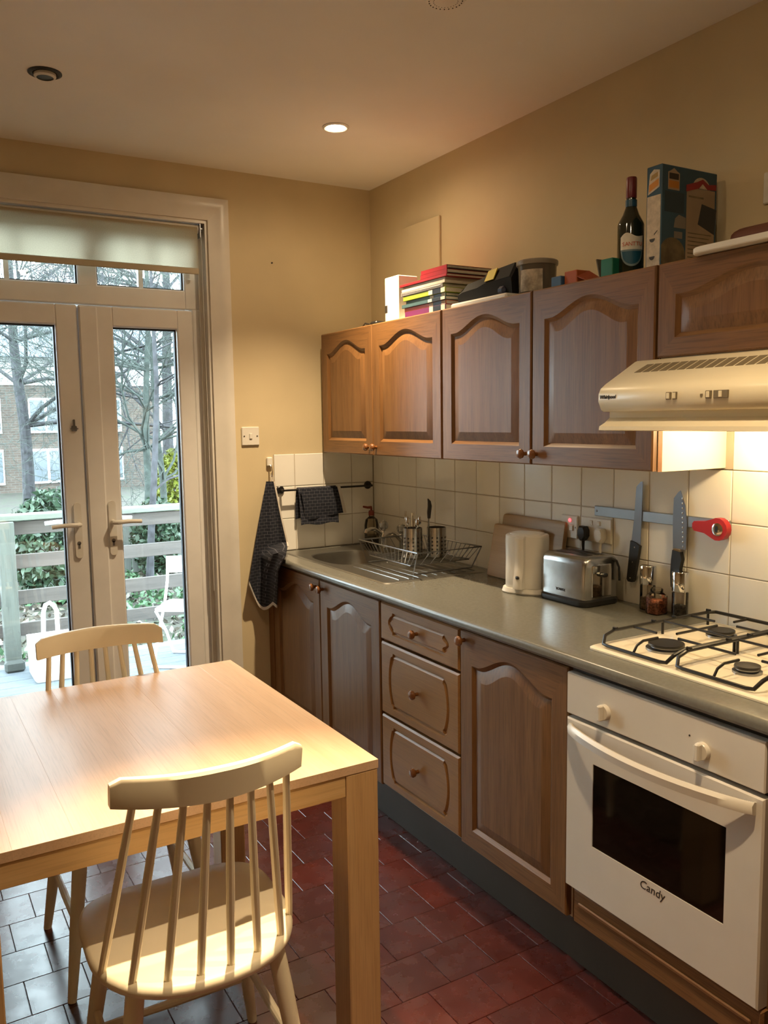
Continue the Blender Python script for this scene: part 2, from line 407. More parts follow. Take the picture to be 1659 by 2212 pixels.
def lever(parent, px, y, zc, side, out=False):
    s = -1 if not out else 1                                # face direction
    pts = []
    w, h = .0155, .105
    for i in range(9): t = math.pi*i/8; pts.append((w*math.cos(t), h + w*math.sin(t)))
    for i in range(9): t = math.pi+math.pi*i/8; pts.append((w*math.cos(t), -h + w*math.sin(t)))
    fn = lambda u, v, d: (px+u, y+s*d, zc+v)
    hd = build('handle', MB().prism(pts, 0, .009, fn), M['white'], parent)
    lv = MB(); L = .115
    lv.tube([(px, y+s*.008, zc+.028), (px, y+s*.045, zc+.028), (px+side*.012, y+s*.052, zc+.028), (px+side*.06, y+s*.052, zc+.030), (px+side*L, y+s*.050, zc+.026)], [.010, .010, .0105, .0095, .009], 10)
    build('lever', lv, M['white'], hd)
    if not out:
        k = MB(); k.lathe([(.0085, .008), (.0085, .0105)], (px, y, zc-.055), (0, s, 0), 14); k.box(px-.0045, px+.0045, y+s*.008, y+s*.0105, zc-.078, zc-.056)
        build('keyhole', k, M['darksteel'], hd)
LY0, LY1 = .055, .125
for nm, x0, x1, gl, gr, px, sd in (('door_1', -1.937, -1.398, -1.83, -1.488, -1.441, -1), ('door_2', -1.395, -.899, -1.252, -.972, -1.296, 1)):
    mb = MB(); frame_ring(mb, x0, x1, .03, 2.03, LY0, LY1, gl-x0, x1-gr, .12, 2.03-1.945, .006)
    if nm == 'door_2': mb.box(-1.395, -1.318, LY0-.012, LY0+.01, .035, 2.026, .006)
    d = struct(nm, mb, M['white_upvc'])
    pane(d, gl, gr, .15, 1.945, .095)
    lever(d, px, LY0-(.0 if nm == 'door_1' else 0), 1.075, sd); lever(d, px, LY1, 1.075, sd, True)
    if nm == 'door_1':
        bt = MB(); bt.box(-1.447, -1.425, LY0-.010, LY0, 1.50, 1.523, .003); bt.box(-1.440, -1.432, LY0-.014, LY0, 1.519, 1.55, .002); bt.box(-1.452, -1.42, LY0-.013, LY0-.006, 1.508, 1.513, .001)
        build('bolt', bt, M['darksteel'], d)

# ---- roller blind
bl = thing('roller_blind', 'translucent cream roller blind pulled a little way down over the transom window', 'blind', (-1.42, .03, 2.18))
build('tube', MB().cyl((-1.975, .032, 2.385), (-.868, .032, 2.385), .019, n=16), M['white'], bl)
m, nt, b = newmat('blind_fabric'); nt.nodes.remove(b); out = nt.nodes['Material Output']
df = N(nt, 'ShaderNodeBsdfDiffuse'); tl = N(nt, 'ShaderNodeBsdfTranslucent'); mx = N(nt, 'ShaderNodeMixShader'); mx.inputs[0].default_value = .55
v = coords(nt); cc = ramp(nt, noise(nt, v, 300, 2), [(.3, (.56, .50, .36)), (.7, (.66, .60, .45))])
for q in (df, tl): nt.links.new(cc, q.inputs[0])
nt.links.new(df.outputs[0], mx.inputs[1]); nt.links.new(tl.outputs[0], mx.inputs[2]); nt.links.new(mx.outputs[0], out.inputs[0])
build('fabric', MB().add([(-1.97, .0124, 2.205), (-.876, .0124, 2.205), (-.876, .0124, 2.39), (-1.97, .0124, 2.39)], [(0, 1, 2, 3)]), m, bl, smooth=0)
build('bottom_bar', MB().box(-1.97, -.876, .008, .017, 2.185, 2.212, .003), plain('blind_bar', (.50, .43, .30), .5), bl)
mb = MB(); mb.box(-.868, -.862, .005, .055, 2.345, 2.41, .002); mb.cyl((-.862, .03, 2.385), (-.852, .03, 2.385), .016, n=12)
build('bracket', mb, M['darksteel'], bl)
build('pull_chain', MB().tube([(-.857, .022, 2.37), (-.856, .02, 1.6), (-.856, .02, .75), (-.856, .032, .745), (-.856, .04, 1.6), (-.857, .038, 2.37)], .0014, 5), M['white'], bl)

# ---- access hatch on the right wall
mb = MB(); mb.box(-.012, 0, -.618, -.32, 2.0, 2.405, .003)
hatch = build('access_panel', mb, M['wall'], loc=(0, -.47, 2.0)); tag(hatch, 'painted cream access panel fixed to the wall above the wall cupboards', 'panel')

# ---- ceiling fittings
def downlight(x, y, lit, label, group=None, power=SPOT_W, aim=None, cone=98, blend=1.0):
    d = thing('recessed_downlight', label, 'ceiling light', (x, y, H), group)
    ring = MB().lathe([(.052, 0), (.052, -.003), (.044, -.0065), (.037, -.004), (.036, .02)], (x, y, H), n=28, cap0=False, cap1=False)
    build('bezel', ring, M['white'] if lit else M['black'], d)
    can = MB().lathe([(.0375, .0), (.037, .085)], (x, y, H), n=20, cap0=False)
    build('can', can, M['steel'] if lit else M['black'], d)
    if lit:
        build('bulb', MB().lathe([(.006, -.012), (.024, -.009), (.032, -.002), (.034, .03)], (x, y, H), n=32), M['bulb'], d)
        gd = bpy.data.lights.new('downlight_spill', 'SPOT'); gd.spot_size = math.radians(174); gd.spot_blend = .5; gd.energy = SPILL_W; gd.color = WARM; gd.shadow_soft_size = .02
        go = bpy.data.objects.new('downlight_spill', gd); C.objects.link(go); go.location = (0, 0, -.018); go.parent = d
        ld = bpy.data.lights.new('downlight_beam', 'SPOT'); ld.energy = power; ld.color = WARM; ld.spot_size = math.radians(cone); ld.spot_blend = blend; ld.shadow_soft_size = .022
        lo = bpy.data.objects.new('downlight_beam', ld); C.objects.link(lo); lo.location = (0, 0, -.016); lo.parent = d
        if aim: lo.rotation_euler = (Vector(aim)-Vector((x, y, H))).to_track_quat('-Z', 'Y').to_euler()
    else:
        build('eyeball', MB().lathe([(.034, -.004), (.034, -.012), (.026, -.016)], (x, y, H), n=24, cap1=False), M['white'], d)
        build('empty_socket', MB().lathe([(.0255, -.013), (.0255, -.0135)], (x, y, H), n=20), M['black'], d)
M['bulb'] = emit('lamp_glow', (1.0, .86, .62), 22)
downlight(*SPOTS[0], True, 'lit recessed downlight in the ceiling nearest the kitchen corner')
downlight(*SPOTS[1], False, 'dark unlit recessed downlight with a black ring above the glazed doors')
downlight(*SPOTS[2], True, 'lit recessed downlight in the ceiling above the dining table chair', power=SPOT_W*2.2, aim=(-1.55, -2.50, .45), cone=45, blend=1.0)
downlight(*SPOTS[3], True, 'lit recessed downlight in the ceiling in front of the oven', power=SPOT_W*.55, cone=110)
x, y = -.785, -1.785
sm = thing('ceiling_speaker', 'round perforated cream fitting on the ceiling', 'ceiling fitting', (x, y, H))
build('body', MB().lathe([(.062, 0), (.062, -.012), (.052, -.024), (.02, -.028)], (x, y, H), n=28), M['white'], sm)
mb = MB()
for k in range(24):
    a = 2*math.pi*k/24
    for r in (.032, .044): mb.ball((x+r*math.cos(a), y+r*math.sin(a), H-.0255), .002, n=6, k=4)
tag(build('perforations', mb, M['black'], sm), kind='stuff')

# ---- light switch
sw = thing('light_switch', 'square white rocker light switch on the cream wall beside the glazed doors', 'light switch', (-.663, -.001, 1.42))
build('plate', MB().box(-.706, -.620, -.009, 0, 1.420, 1.506, .003), M['white'], sw)
build('rocker', MB().box(-.670, -.656, -.014, -.008, 1.450, 1.476, .002), M['white'], sw)
for sx in (-.695, -.631): build('screw', MB().lathe([(.0035, 0), (.0035, .0012)], (sx, -.009, 1.463), (0,-1,0), 10), M['darksteel'], sw)
# ================================================================ cabinets
def face(xf, yl, z0):                       # front-panel coordinates: u to the right (-y), v up, w out of the front (-x)
    return lambda u, v, w: (xf - w, yl - u, z0 + v)
def outline_arch(W_, H_, st, rb, rt, rise, d, na=22, nb=22):
    """opening of a cathedral door: bottom edge left->right, then arch right->left"""
    u0, u1 = st+d, W_-st-d; pts = [(u0+(u1-u0)*i/(nb-1), rb+d) for i in range(nb)]
    for i in range(na):
        t = 1-i/(na-1); tt = min(max((t-.07)/.86, 0), 1)
        s = (.5-.5*math.cos(2*math.pi*tt))**.8
        pts.append((u0+(u1-u0)*t, H_-rt-rise+rise*s-d))
    return pts
def rect_like(W_, H_, d, na=22, nb=22):
    pts = [(d+(W_-2*d)*i/(nb-1), d) for i in range(nb)]
    pts += [(d+(W_-2*d)*(1-i/(na-1)), H_-d) for i in range(na)]
    return pts
def knob(parent, p, ax=(-1,0,0)):
    return build('knob', MB().lathe([(.007, -.002), (.0065, .008), (.009, .013), (.0155, .018), (.0165, .024), (.013, .030), (.005, .032)], p, ax, 18), M['knob'], parent)
def cathedral_door(parent, xf, yl, yr, z0, z1, knobpos, st=.062, rb=.062, rt=.05, rise=.055, name='door', t=.02):
    W_, H_ = abs(yl-yr), z1-z0; fn = face(xf, yl, z0); mb = MB(); n = 44
    Lp = lambda pts, w: [fn(u, v, w) for u, v in pts]
    op = lambda d: outline_arch(W_, H_, st, rb, rt, rise, d)
    loops = [Lp(rect_like(W_, H_, 0), -t), Lp(rect_like(W_, H_, 0), -.004), Lp(rect_like(W_, H_, .004), 0), Lp(op(0), 0), Lp(op(.003), -.003), Lp(op(.011), -.0085), Lp(op(.013), -.013)]
    vs = [p for L in loops for p in L]; fs = []; ms = []
    for k in range(len(loops)-1):
        for i in range(n):
            j = (i+1) % n; fs.append((k*n+i, k*n+j, (k+1)*n+j, (k+1)*n+i)); ms.append(1 if (i < 21 or 22 <= i < 43) and k in (2, 3, 4, 5) else 0)
    for f, m_ in zip(fs, ms): mb.f.append(f); mb.m.append(m_)
    mb.v = vs
    d = build(name, mb, [M['oakv'], M['oakh']], parent, smooth=28)
    pm = MB(); lp = [Lp(op(.010), -.0095), Lp(op(.013), -.0085), Lp(op(.044), -.0015)]
    pm.loft(lp, False, False)
    L = lp[-1]; k0 = len(pm.v); pm.v += [tuple(p) for p in L]
    for i in range(21): pm.f.append((k0+i, k0+i+1, k0+42-i, k0+43-i)); pm.m.append(0)
    build('panel', pm, M['oakv'], d, smooth=20)
    if knobpos: knob(d, fn(knobpos[0] if knobpos[0] >= 0 else W_+knobpos[0], knobpos[1] if knobpos[1] >= 0 else H_+knobpos[1], 0))
    return d
def drawer_front(parent, xf, yl, yr, z0, z1, grooved=True, with_knob=True):
    W_, H_ = abs(yl-yr), z1-z0; fn = face(xf, yl, z0); mb = MB()
    def out(d):
        a, bb = .085, .030; uu, vv = W_/2-a-d*.4, H_/2-bb-d; pts = []
        bul = .016; n = 10; nt = .010
        for s in (1, -1):
            side = [(uu, -vv), (uu+.002-d*.3, -vv+nt)]
            for i in range(n+1):
                t = -1+2*i/n; side.append((uu+.014-d*.6+bul*(1-t*t), (vv-nt*1.6)*t))
            side += [(uu+.002-d*.3, vv-nt), (uu, vv)]
            pts += [(s*x, s*y) for x, y in side]
        return [(W_/2+x, H_/2+y) for x, y in pts]
    R0 = [(0, 0), (W_, 0), (W_, H_), (0, H_)]; R1 = [(.006, .006), (W_-.006, .006), (W_-.006, H_-.006), (.006, H_-.006)]
    Lp = lambda pts, w: [fn(u, v, w) for u, v in pts]
    mb.loft([Lp(R0, -.02), Lp(R0, -.006), Lp(R1, 0)], cap1=False)
    if grooved:
        mb.tess(R1, [out(0)], fn, 0); mb.loft([Lp(out(0), 0), Lp(out(.003), -.007), Lp(out(.009), -.007), Lp(out(.015), -.0005)], False, False)
        mb.tess(out(.015), [], fn, -.0005)
    else: mb.tess(R1, [], fn, 0)
    d = build('drawer', mb, M['drw'], parent, smooth=25, fixn=False); fix_normals(d.data)
    if with_knob: knob(d, fn(W_/2, H_/2, 0))
    return d
def carcass(mb, x0, x1, y0, y1, z0, z1, t=.016, back=True, top=True):
    mb.box(x0, x1, y0, y0-t, z0, z1); mb.box(x0, x1, y1+t, y1, z0, z1); mb.box(x0, x1, y0-t, y1+t, z0, z0+t)
    if top: mb.box(x0, x1, y0-t, y1+t, z1-t, z1)
    if back: mb.box(x1-.006, x1, y0-t, y1+t, z0+t, z1-t)

BX = -.60; BZ0, BZ1 = .150, .866
# sink unit
c = thing('base_cupboard', 'double oak base cupboard with two arched doors under the sink', 'cupboard', (-.3, -.57, 0))
mb = MB(); carcass(mb, -.578, -.02, -.066, -1.072, .15, .866, top=False); build('body', mb, M['carcass'], c, smooth=0)
cathedral_door(c, BX, -.073, -.569, .157, BZ1, (-.03, -.035)); cathedral_door(c, BX, -.574, -1.069, .157, BZ1, (.03, -.035))
build('filler_panel', MB().box(-.598, -.02, -.0075, -.064, .0, .866, .001), M['oakv'], c)
# drawers
c = thing('drawer_unit', 'honey oak base unit with three grooved drawers', 'drawers', (-.3, -1.325, 0))
mb = MB(); carcass(mb, -.578, -.02, -1.0735, -1.5755, .15, .866); build('body', mb, M['carcass'], c, smooth=0)
for a, b_ in ((.725, .866), (.447, .716), (.165, .438)): drawer_front(c, BX, -1.0765, -1.572, a, b_)
# single door
c = thing('base_cupboard', 'single door oak base cupboard between the drawers and the oven', 'cupboard', (-.3, -1.825, 0))
mb = MB(); carcass(mb, -.578, -.02, -1.5765, -2.0775, .15, .866); build('body', mb, M['carcass'], c, smooth=0)
cathedral_door(c, BX, -1.579, -2.073, .157, BZ1, (.022, -.03))
# oven housing
c = thing('oven_housing', 'oak oven housing unit with a narrow drawer front below the white oven', 'cupboard', (-.3, -2.38, 0))
mb = MB(); carcass(mb, -.578, -.02, -2.0785, -2.685, .15, .866, back=True, top=False); mb.box(-.578, -.02, -2.0945, -2.669, .243, .259); build('body', mb, M['oakv'], c, smooth=0)
d = drawer_front(c, BX, -2.1, -2.68, .157, .257, False, False); d.data.materials[0] = M['oakh']
fn = face(BX, -2.1, .157)
build('moulding', MB().box(-.606, -.600, -2.125, -2.655, .215, .226, .003), M['oakh'], d)
# one more unit past the oven (outside the frame)
c = thing('base_cupboard', 'single door oak base cupboard on the far side of the oven', 'cupboard', (-.3, -2.99, 0))
mb = MB(); carcass(mb, -.578, -.02, -2.687, -3.19, .15, .866); build('body', mb, M['carcass'], c, smooth=0)
cathedral_door(c, BX, -2.690, -3.187, .157, BZ1, (-.03, -.035))
pl = build('plinth', MB().box(-.55, -.535, -.066, -3.19, 0, .149, .001), M['plinth'], loc=(-.54, -1.6, 0)); tag(pl, 'long dark grey kickboard under the base cupboards', 'plinth')

# wall cupboards
UX, UC = -.312, -.291; UZ0, UZ1 = 1.378, 1.936
def wall_unit(label, y0, y1, doors, kp, sides=None):
    c = thing('wall_cupboard', label, 'cupboard', (-.15, (y0+y1)/2, 1.376))
    mb = MB(); carcass(mb, UC, -.003, y0, y1, 1.376, 1.928); build('body', mb, M['carcass'], c, smooth=0)
    for (a, b_), k in zip(doors, kp): cathedral_door(c, UX, a, b_, UZ0, UZ1, k, st=.058, rb=.060, rt=.045, rise=.05)
    return c
wall_unit('double oak wall cupboard above the sink with books standing on its top', -.055, -1.066, ((-.058, -.540), (-.545, -1.063)), ((-.028, .035), (.025, .035)))
c = wall_unit('double oak wall cupboard beside the cooker hood, green bottle on its top', -1.068, -2.090, ((-1.071, -1.577), (-1.583, -2.088)), ((-.025, .035), (.025, .035)))
build('edge_strip', MB().box(UC-.001, UC+.016, -2.0902, -2.0912, 1.376, 1.928), M['knob'], c, smooth=0)
c = thing('wall_cupboard', 'short oak wall cupboard with a flap door above the cooker hood', 'cupboard', (-.15, -2.40, 1.686))
mb = MB(); carcass(mb, UC, -.008, -2.094, -2.69, 1.686, 1.928); build('body', mb, M['carcass'], c, smooth=0)
cathedral_door(c, UX, -2.096, -2.688, 1.688, UZ1, None, st=.06, rb=.05, rt=.04, rise=.045, name='flap_door')

# ================================================================ worktop, sink
WZ = .907; WT = .030
BOWL = (-.325, -.375, .165, .185)       # centre x, y, half x, half y
def bowl_outline(k, n=40, e=3.2):
    cx, cy, ax, ay = BOWL; pts = []
    for i in range(n):
        a = 2*math.pi*i/n; ca, sa = math.cos(a), math.sin(a)
        pts.append((cx+(ax+k)*math.copysign(abs(ca)**(2/e), ca), cy+(ay+k)*math.copysign(abs(sa)**(2/e), sa)))
    return pts
mb = MB()
outer = [(-.585, -3.19), (-.0085, -3.19), (-.0085, -.0085), (-.585, -.0085)]
hole = bowl_outline(.012)
mb.tess(outer, [hole], idf, WZ); mb.tess(outer, [hole], idf, WZ-WT, flip=True)
mb.loft([[(x, y, WZ-WT) for x, y in hole], [(x, y, WZ) for x, y in hole]], False, False)
prof = [(-.585, WZ)]; 
for i in range(7): t = math.pi/2*i/6; prof.append((-.608-.014*math.sin(t), WZ-.014+.014*math.cos(t)))
prof += [(-.622, WZ-WT+.008), (-.616, WZ-WT), (-.585, WZ-WT)]
mb.loft([[(x, -.0085, z) for x, z in prof], [(x, -3.19, z) for x, z in prof]])
mb.box(-.0085, -.0084, -.01, -3.19, WZ-WT, WZ)
wk = build('worktop', mb, M['worktop'], loc=(-.3, -1.6, WZ-WT), fixn=False); fix_normals(wk.data)
tag(wk, 'long grey speckled laminate worktop with a rounded front edge', 'worktop')

sk = thing('inset_sink', 'stainless steel inset sink with a rounded bowl and ribbed drainer', 'sink', (-.3, -.53, WZ))
SX0, SX1, SY0, SY1 = -.535, -.045, -1.005, -.055
def rrect(x0, x1, y0, y1, r, n=6):
    pts = []
    for cx, cy, a0 in ((x1-r, y1-r, 0), (x0+r, y1-r, 90), (x0+r, y0+r, 180), (x1-r, y0+r, 270)):
        for i in range(n+1): a = math.radians(a0+90*i/n); pts.append((cx+r*math.cos(a), cy+r*math.sin(a)))
    return pts
mb = MB(); ro = rrect(SX0, SX1, SY0, SY1, .03); ri = rrect(SX0+.008, SX1-.008, SY0+.008, SY1-.008, .024)
mb.loft([[(x, y, WZ+.0005) for x, y in ro], [(x, y, WZ+.004) for x, y in ri]], False, False)
mb.tess(ri, [bowl_outline(.008)], idf, WZ+.004)
build('rim', mb, M['sinksteel'], sk, fixn=False)
mb = MB(); lp = []
for k, z in ((.008, .004), (.002, .001), (-.003, -.02), (-.012, -.10), (-.03, -.135), (-.07, -.145)): lp.append([(x, y, WZ+z) for x, y in bowl_outline(k)])
mb.loft(lp, False, True); o = build('bowl', mb, M['sinksteel'], sk, fixn=False)
build('waste', MB().lathe([(.03, -.1445), (.028, -.141), (.01, -.143)], (BOWL[0], BOWL[1], WZ), n=18), M['darksteel'], sk)
for i in range(9):
    x = -.45+.045*i
    build('drainer_rib', MB().tube([(x, -.60, WZ+.0035), (x, -.62, WZ+.0048), (x, -.95, WZ+.0045), (x, -.97, WZ+.0035)], .0028, 8), M['sinksteel'], sk)
mb = MB().tube([(-.14, -.50, WZ+.006), (-.17, -.515, WZ+.007), (-.20, -.50, WZ+.006), (-.235, -.535, WZ+.008)], .002, 6); mb.lathe([(.020, .004), (.022, .010), (.016, .020), (.004, .022)], (-.25, -.545, WZ), n=16)
pg = build('sink_plug', mb, M['black'], loc=(-.2, -.52, WZ+.004)); tag(pg, 'small black sink plug on a chain lying beside the bowl', 'sink plug')

def tap(x, y, label, ang):
    t = thing('pillar_tap', label, 'tap', (x, y, WZ+.004), 'pillar taps at the sink')
    z = WZ+.004
    build('body', MB().lathe([(.024, 0), (.024, .006), (.015, .012), (.013, .06), (.016, .075), (.014, .088), (.008, .092)], (x, y, z), n=18), M['chrome'], t)
    dx, dy = math.cos(ang), math.sin(ang)
    pts = [(x+dx*d, y+dy*d, z+h) for d, h in ((.0, .055), (.03, .082), (.06, .100), (.09, .104), (.118, .098), (.122, .086))]
    build('spout', MB().tube(pts, [.011, .0105, .0095, .009, .009, .0095], 10), M['chrome'], t)
    hd = build('head', MB().lathe([(.010, .090), (.020, .098), (.023, .110), (.021, .124), (.014, .132), (.004, .134)], (x, y, z), n=8, ), glass('clear_acrylic_%s' % label[:4], (.9, .92, .92), 3.5, .05, .25, (.5, .5, .5)), t, smooth=10)
    build('cap', MB().lathe([(.008, .1335), (.007, .137)], (x, y, z), n=12), M['chrome'], hd)
tap(-.085, -.235, 'chrome pillar tap with a clear head, the one next to the soap bottle', math.radians(195))
tap(-.085, -.40, 'chrome pillar tap with a clear head, the one next to the dish rack', math.radians(195))

# soap bottle
sb = thing('soap_bottle', 'clear soap bottle with a red pump top in the corner behind the taps', 'bottle', (-.075, -.10, WZ+.004))
build('bottle', MB().lathe([(.034, 0), (.036, .004), (.036, .10), (.030, .128), (.013, .142), (.012, .150)], (-.075, -.10, WZ+.004), n=20, cap1=False), glass('clear_bottle', (.82, .78, .68), 1.5, .02), sb)
build('liquid', MB().lathe([(.033, .003), (.033, .05), (.001, .05)], (-.075, -.10, WZ+.004), n=18), plain('soap_liquid', (.10, .09, .06), .2), sb)
mb = MB().lathe([(.014, .148), (.015, .165), (.012, .172), (.005, .174), (.005, .186)], (-.075, -.10, WZ+.004), n=14); mb.tube([(-.075, -.10, WZ+.192), (-.10, -.105, WZ+.193), (-.125, -.11, WZ+.199)], [.007, .006, .005], 8)
build('pump', mb, plain('dark_red_plastic', (.20, .03, .015), .35), sb)

# ================================================================ dish rack
def wire(mb, pts, r=.0017, n=6): mb.tube(pts, r, n)
DR = thing('dish_rack', 'wire dish rack with flared sides standing on the drainer', 'dish rack', (-.22, -.76, WZ+.008))
z0 = WZ+.013; zb = WZ+.045; zt = WZ+.105
RX0, RX1, RY0, RY1 = -.37, -.085, -.60, -.925
def loop_(e, z, ey=None):
    ey = e if ey is None else ey
    return [(RX0-e, RY0+ey, z), (RX1+e, RY0+ey, z), (RX1+e, RY1-ey, z), (RX0-e, RY1-ey, z)]
mb = MB()
def closed(pts, r): mb.tube([*pts, pts[0]], r, 6)
closed(loop_(0, zb), .003); build('base_frame', mb, M['darksteel'], DR)
mb = MB(); closed(loop_(.012, zt, .07), .0036); build('top_frame', mb, M['darksteel'], DR)
for a in range(2):
    y = RY0 if a == 0 else RY1; s = 1 if a == 0 else -1
    mb = MB(); wire(mb, [(RX0-.012, y+s*.07, zt), (RX0, y+s*.02, z0), (RX1, y+s*.02, z0), (RX1+.012, y+s*.07, zt)], .0034); build('foot', mb, M['darksteel'], DR)
for i in range(15):
    y = RY0+(RY1-RY0)*i/14; yt_ = RY0+.06+(RY1-RY0-.12)*i/14
    mb = MB(); wire(mb, [(RX0-.012, yt_, zt), (RX0, y, zb), (RX1, y, zb), (RX1+.012, yt_, zt)]); build('wire', mb, M['darksteel'], DR)
for i in range(1, 6):
    x = RX0+(RX1-RX0)*i/6
    for s, y in ((1, RY0), (-1, RY1)):
        mb = MB(); wire(mb, [(x, y, zb), (x, y+s*.07, zt)]); build('wire', mb, M['darksteel'], DR)
# cutlery holders
def holder(cx, cy, r, label):
    h = thing('cutlery_holder', label, 'cutlery holder', (cx, cy, zb+.004))
    mb = MB(); zz = zb+.004; hh = .125; n = 24
    mb.lathe([(r*.9, 0), (r, .002), (r, hh), (r-.002, hh), (r-.002, .003), (.001, .003)], (cx, cy, zz), n=n)
    build('cup', mb, M['steel'], h)
    mb = MB()
    for i in range(12):
        a = 2*math.pi*i/12
        for k in range(5):
            p = Vector((cx+r*math.cos(a), cy+r*math.sin(a), zz+.02+k*.016)); mb.lathe([(.0038, -.0008), (.0038, .0006)], p, (math.cos(a), math.sin(a), 0), 8)
    tag(build('holes', mb, M['black'], h), kind='stuff')
    return zz
zz = holder(-.262, -.775, .040, 'perforated steel cutlery pot full of forks and spoons in the dish rack')
holder(-.17, -.815, .040, 'perforated steel cutlery pot standing nearer the wall in the dish rack')
labs = ['steel fork handle-down in the cutlery pot', 'steel spoon leaning left in the cutlery pot', 'steel spoon leaning right in the cutlery pot', 'steel table knife upright in the cutlery pot', 'steel teaspoon at the front of the cutlery pot']
for i, (dx, dy, ln, kind) in enumerate(((-.012, .018, .158, 'fork'), (-.02, .0, .15, 'spoon'), (.012, -.016, .152, 'spoon'), (.004, .004, .168, 'knife'), (-.002, -.022, .142, 'spoon'))):
    b0 = Vector((-.262+dx*.3, -.775+dy*.3, zz+.006)); d = Vector((dx*1.0, dy*1.4, ln)); t = b0+d
    mb = MB(); mb.tube([b0, b0+d*.72, t], [.0028, .0026, .0030], 6)
    if kind == 'spoon': mb.ball(t, .014, .45, .9, 1.4, 10, 6)
    elif kind == 'fork':
        mb.ball(t-d*.02, .010, .35, 1, 1, 8, 5)
        for q in (-1, 0, 1): mb.tube([t+Vector((0, q*.006, 0)), t+Vector((0, q*.0065, .03))], .0014, 5)
    else: mb.box(t.x-.001, t.x+.001, t.y-.008, t.y+.008, t.z-.06, t.z+.012, .0005)
    tag(build(kind, mb, M['chrome'], loc=b0), labs[i], kind)
kn = thing('serving_knife', 'curved black handled utensil sticking up out of the dish rack', 'utensil', (-.205, -.80, zz+.005))
build('shaft', MB().tube([(-.205, -.80, zz+.005), (-.205, -.812, 1.125)], [.004, .0035], 8), M['steel'], kn)
mb = MB(); pts = [(-.205, -.812, 1.12), (-.205, -.813, 1.145), (-.2, -.811, 1.17), (-.197, -.803, 1.188), (-.195, -.79, 1.199)]
mb.tube(pts, [.0065, .009, .0095, .0075, .0025], 10); build('handle', mb, M['black'], kn)

# ================================================================ things on the worktop
# chopping boards leaning on the wall
def lean_board(label, x_bot, x_top, y0, y1, z1, th, r):
    o = rrect(y1, y0, 0, z1-WZ, r); k = (x_top-x_bot)/(z1-WZ); mb = MB()
    fnb = lambda u, v, w: (x_bot+v*k-w, u, WZ+.001+v)
    ins = rrect(y1+.003, y0-.003, .003, z1-WZ-.003, r)
    mb.loft([[fnb(u, v, 0) for u, v in o], [fnb(u, v, th-.003) for u, v in o], [fnb(u, v, th) for u, v in ins]])
    tag(build('chopping_board', mb, M['boardwood'], loc=(x_bot, (y0+y1)/2, WZ)), label, 'chopping board')
lean_board('large wooden chopping board leaning against the tiles, the rear one of the two', -.045, -.0075, -1.075, -1.435, 1.150, .016, .012)
lean_board('smaller wooden chopping board leaning in front of the larger one behind the kettle', -.085, -.045, -1.065, -1.345, 1.112, .016, .008)
# kettle
kc = (-.172, -1.398); kt = thing('jug_kettle', 'white plastic jug kettle beside the toaster', 'kettle', (*kc, WZ))
def oval(cx, cy, ax, ay, z, n=36, e=3.4, rot=0):
    pts = []
    for i in range(n):
        a = 2*math.pi*i/n; ca, sa = math.cos(a), math.sin(a)
        x, y = ax*math.copysign(abs(ca)**(2/e), ca), ay*math.copysign(abs(sa)**(2/e), sa)
        pts.append((cx+x*math.cos(rot)-y*math.sin(rot), cy+x*math.sin(rot)+y*math.cos(rot), z))
    return pts
KR = math.radians(25)
build('base', MB().loft([oval(*kc, .068, .082, WZ+.001, rot=KR), oval(*kc, .070, .084, WZ+.006, rot=KR), oval(*kc, .066, .08, WZ+.020, rot=KR)]), M['white'], kt)
build('body', MB().loft([oval(*kc, a, b_, WZ+z, rot=KR) for a, b_, z in ((.058, .070, .0205), (.060, .072, .025), (.060, .072, .06), (.058, .072, .12), (.057, .074, .19), (.056, .073, .206), (.052, .070, .210))]), M['white'], kt)
build('lid', MB().loft([oval(kc[0], kc[1], a, b_, WZ+z, rot=KR) for a, b_, z in ((.046, .060, .2085), (.044, .058, .214), (.030, .040, .217))]), M['white'], kt)
hd = MB(); ca, sa = math.cos(KR), math.sin(KR); P_ = lambda a, h, o=0: (kc[0]+(-a)*ca+o*sa, kc[1]+(-a)*sa-o*ca, WZ+h)
hd.loft([[P_(a, h, o) for a, o in ((.052, -.021), (a1, -.017), (a1+.004, 0), (a1, .017), (.052, .021))] for a1, h in ((.082, .0215), (.081, .05), (.070, .085), (.066, .12), (.068, .17), (.070, .200), (.058, .208))])
build('handle', hd, M['white'], kt)
build('switch', MB().ball(P_(.082, .063), .008, .7, 1.2, .8, 10, 6), M['black'], kt)
# toaster
TY0, TY1, TX0, TX1 = -1.500, -1.716, -.200, -.042
tt = thing('toaster', 'two slice brushed steel toaster with a black base', 'toaster', (-.12, -1.608, WZ))
build('base', MB().loft([[(x, y, WZ+z) for x, y in rrect(TX0-d, TX1+d, TY1-d, TY0+d, .03)] for d, z in ((.004, .002), (.006, .008), (.006, .018), (.0, .024))]), M['black'], tt)
def ts(dx, z): return [(TX0+.002+dx, z), ]
prof = []; xa, xb, zt0, zb0 = TX0+.003, TX1-.003, 1.072, WZ+.024; r = .028
prof = [(xa, zb0)] + [(xa+r-r*math.cos(t), zt0-r+r*math.sin(t)) for t in [math.pi/2*i/7 for i in range(8)]] + [(xb-r+r*math.sin(t), zt0-r+r*math.cos(t)) for t in [math.pi/2*i/7 for i in range(8)]] + [(xb, zb0)]
mb = MB(); cx = (xa+xb)/2
ins = lambda k: [(cx+(x-cx)*(1-k), zb0+(z-zb0)*(1-k*.6)) for x, z in prof]
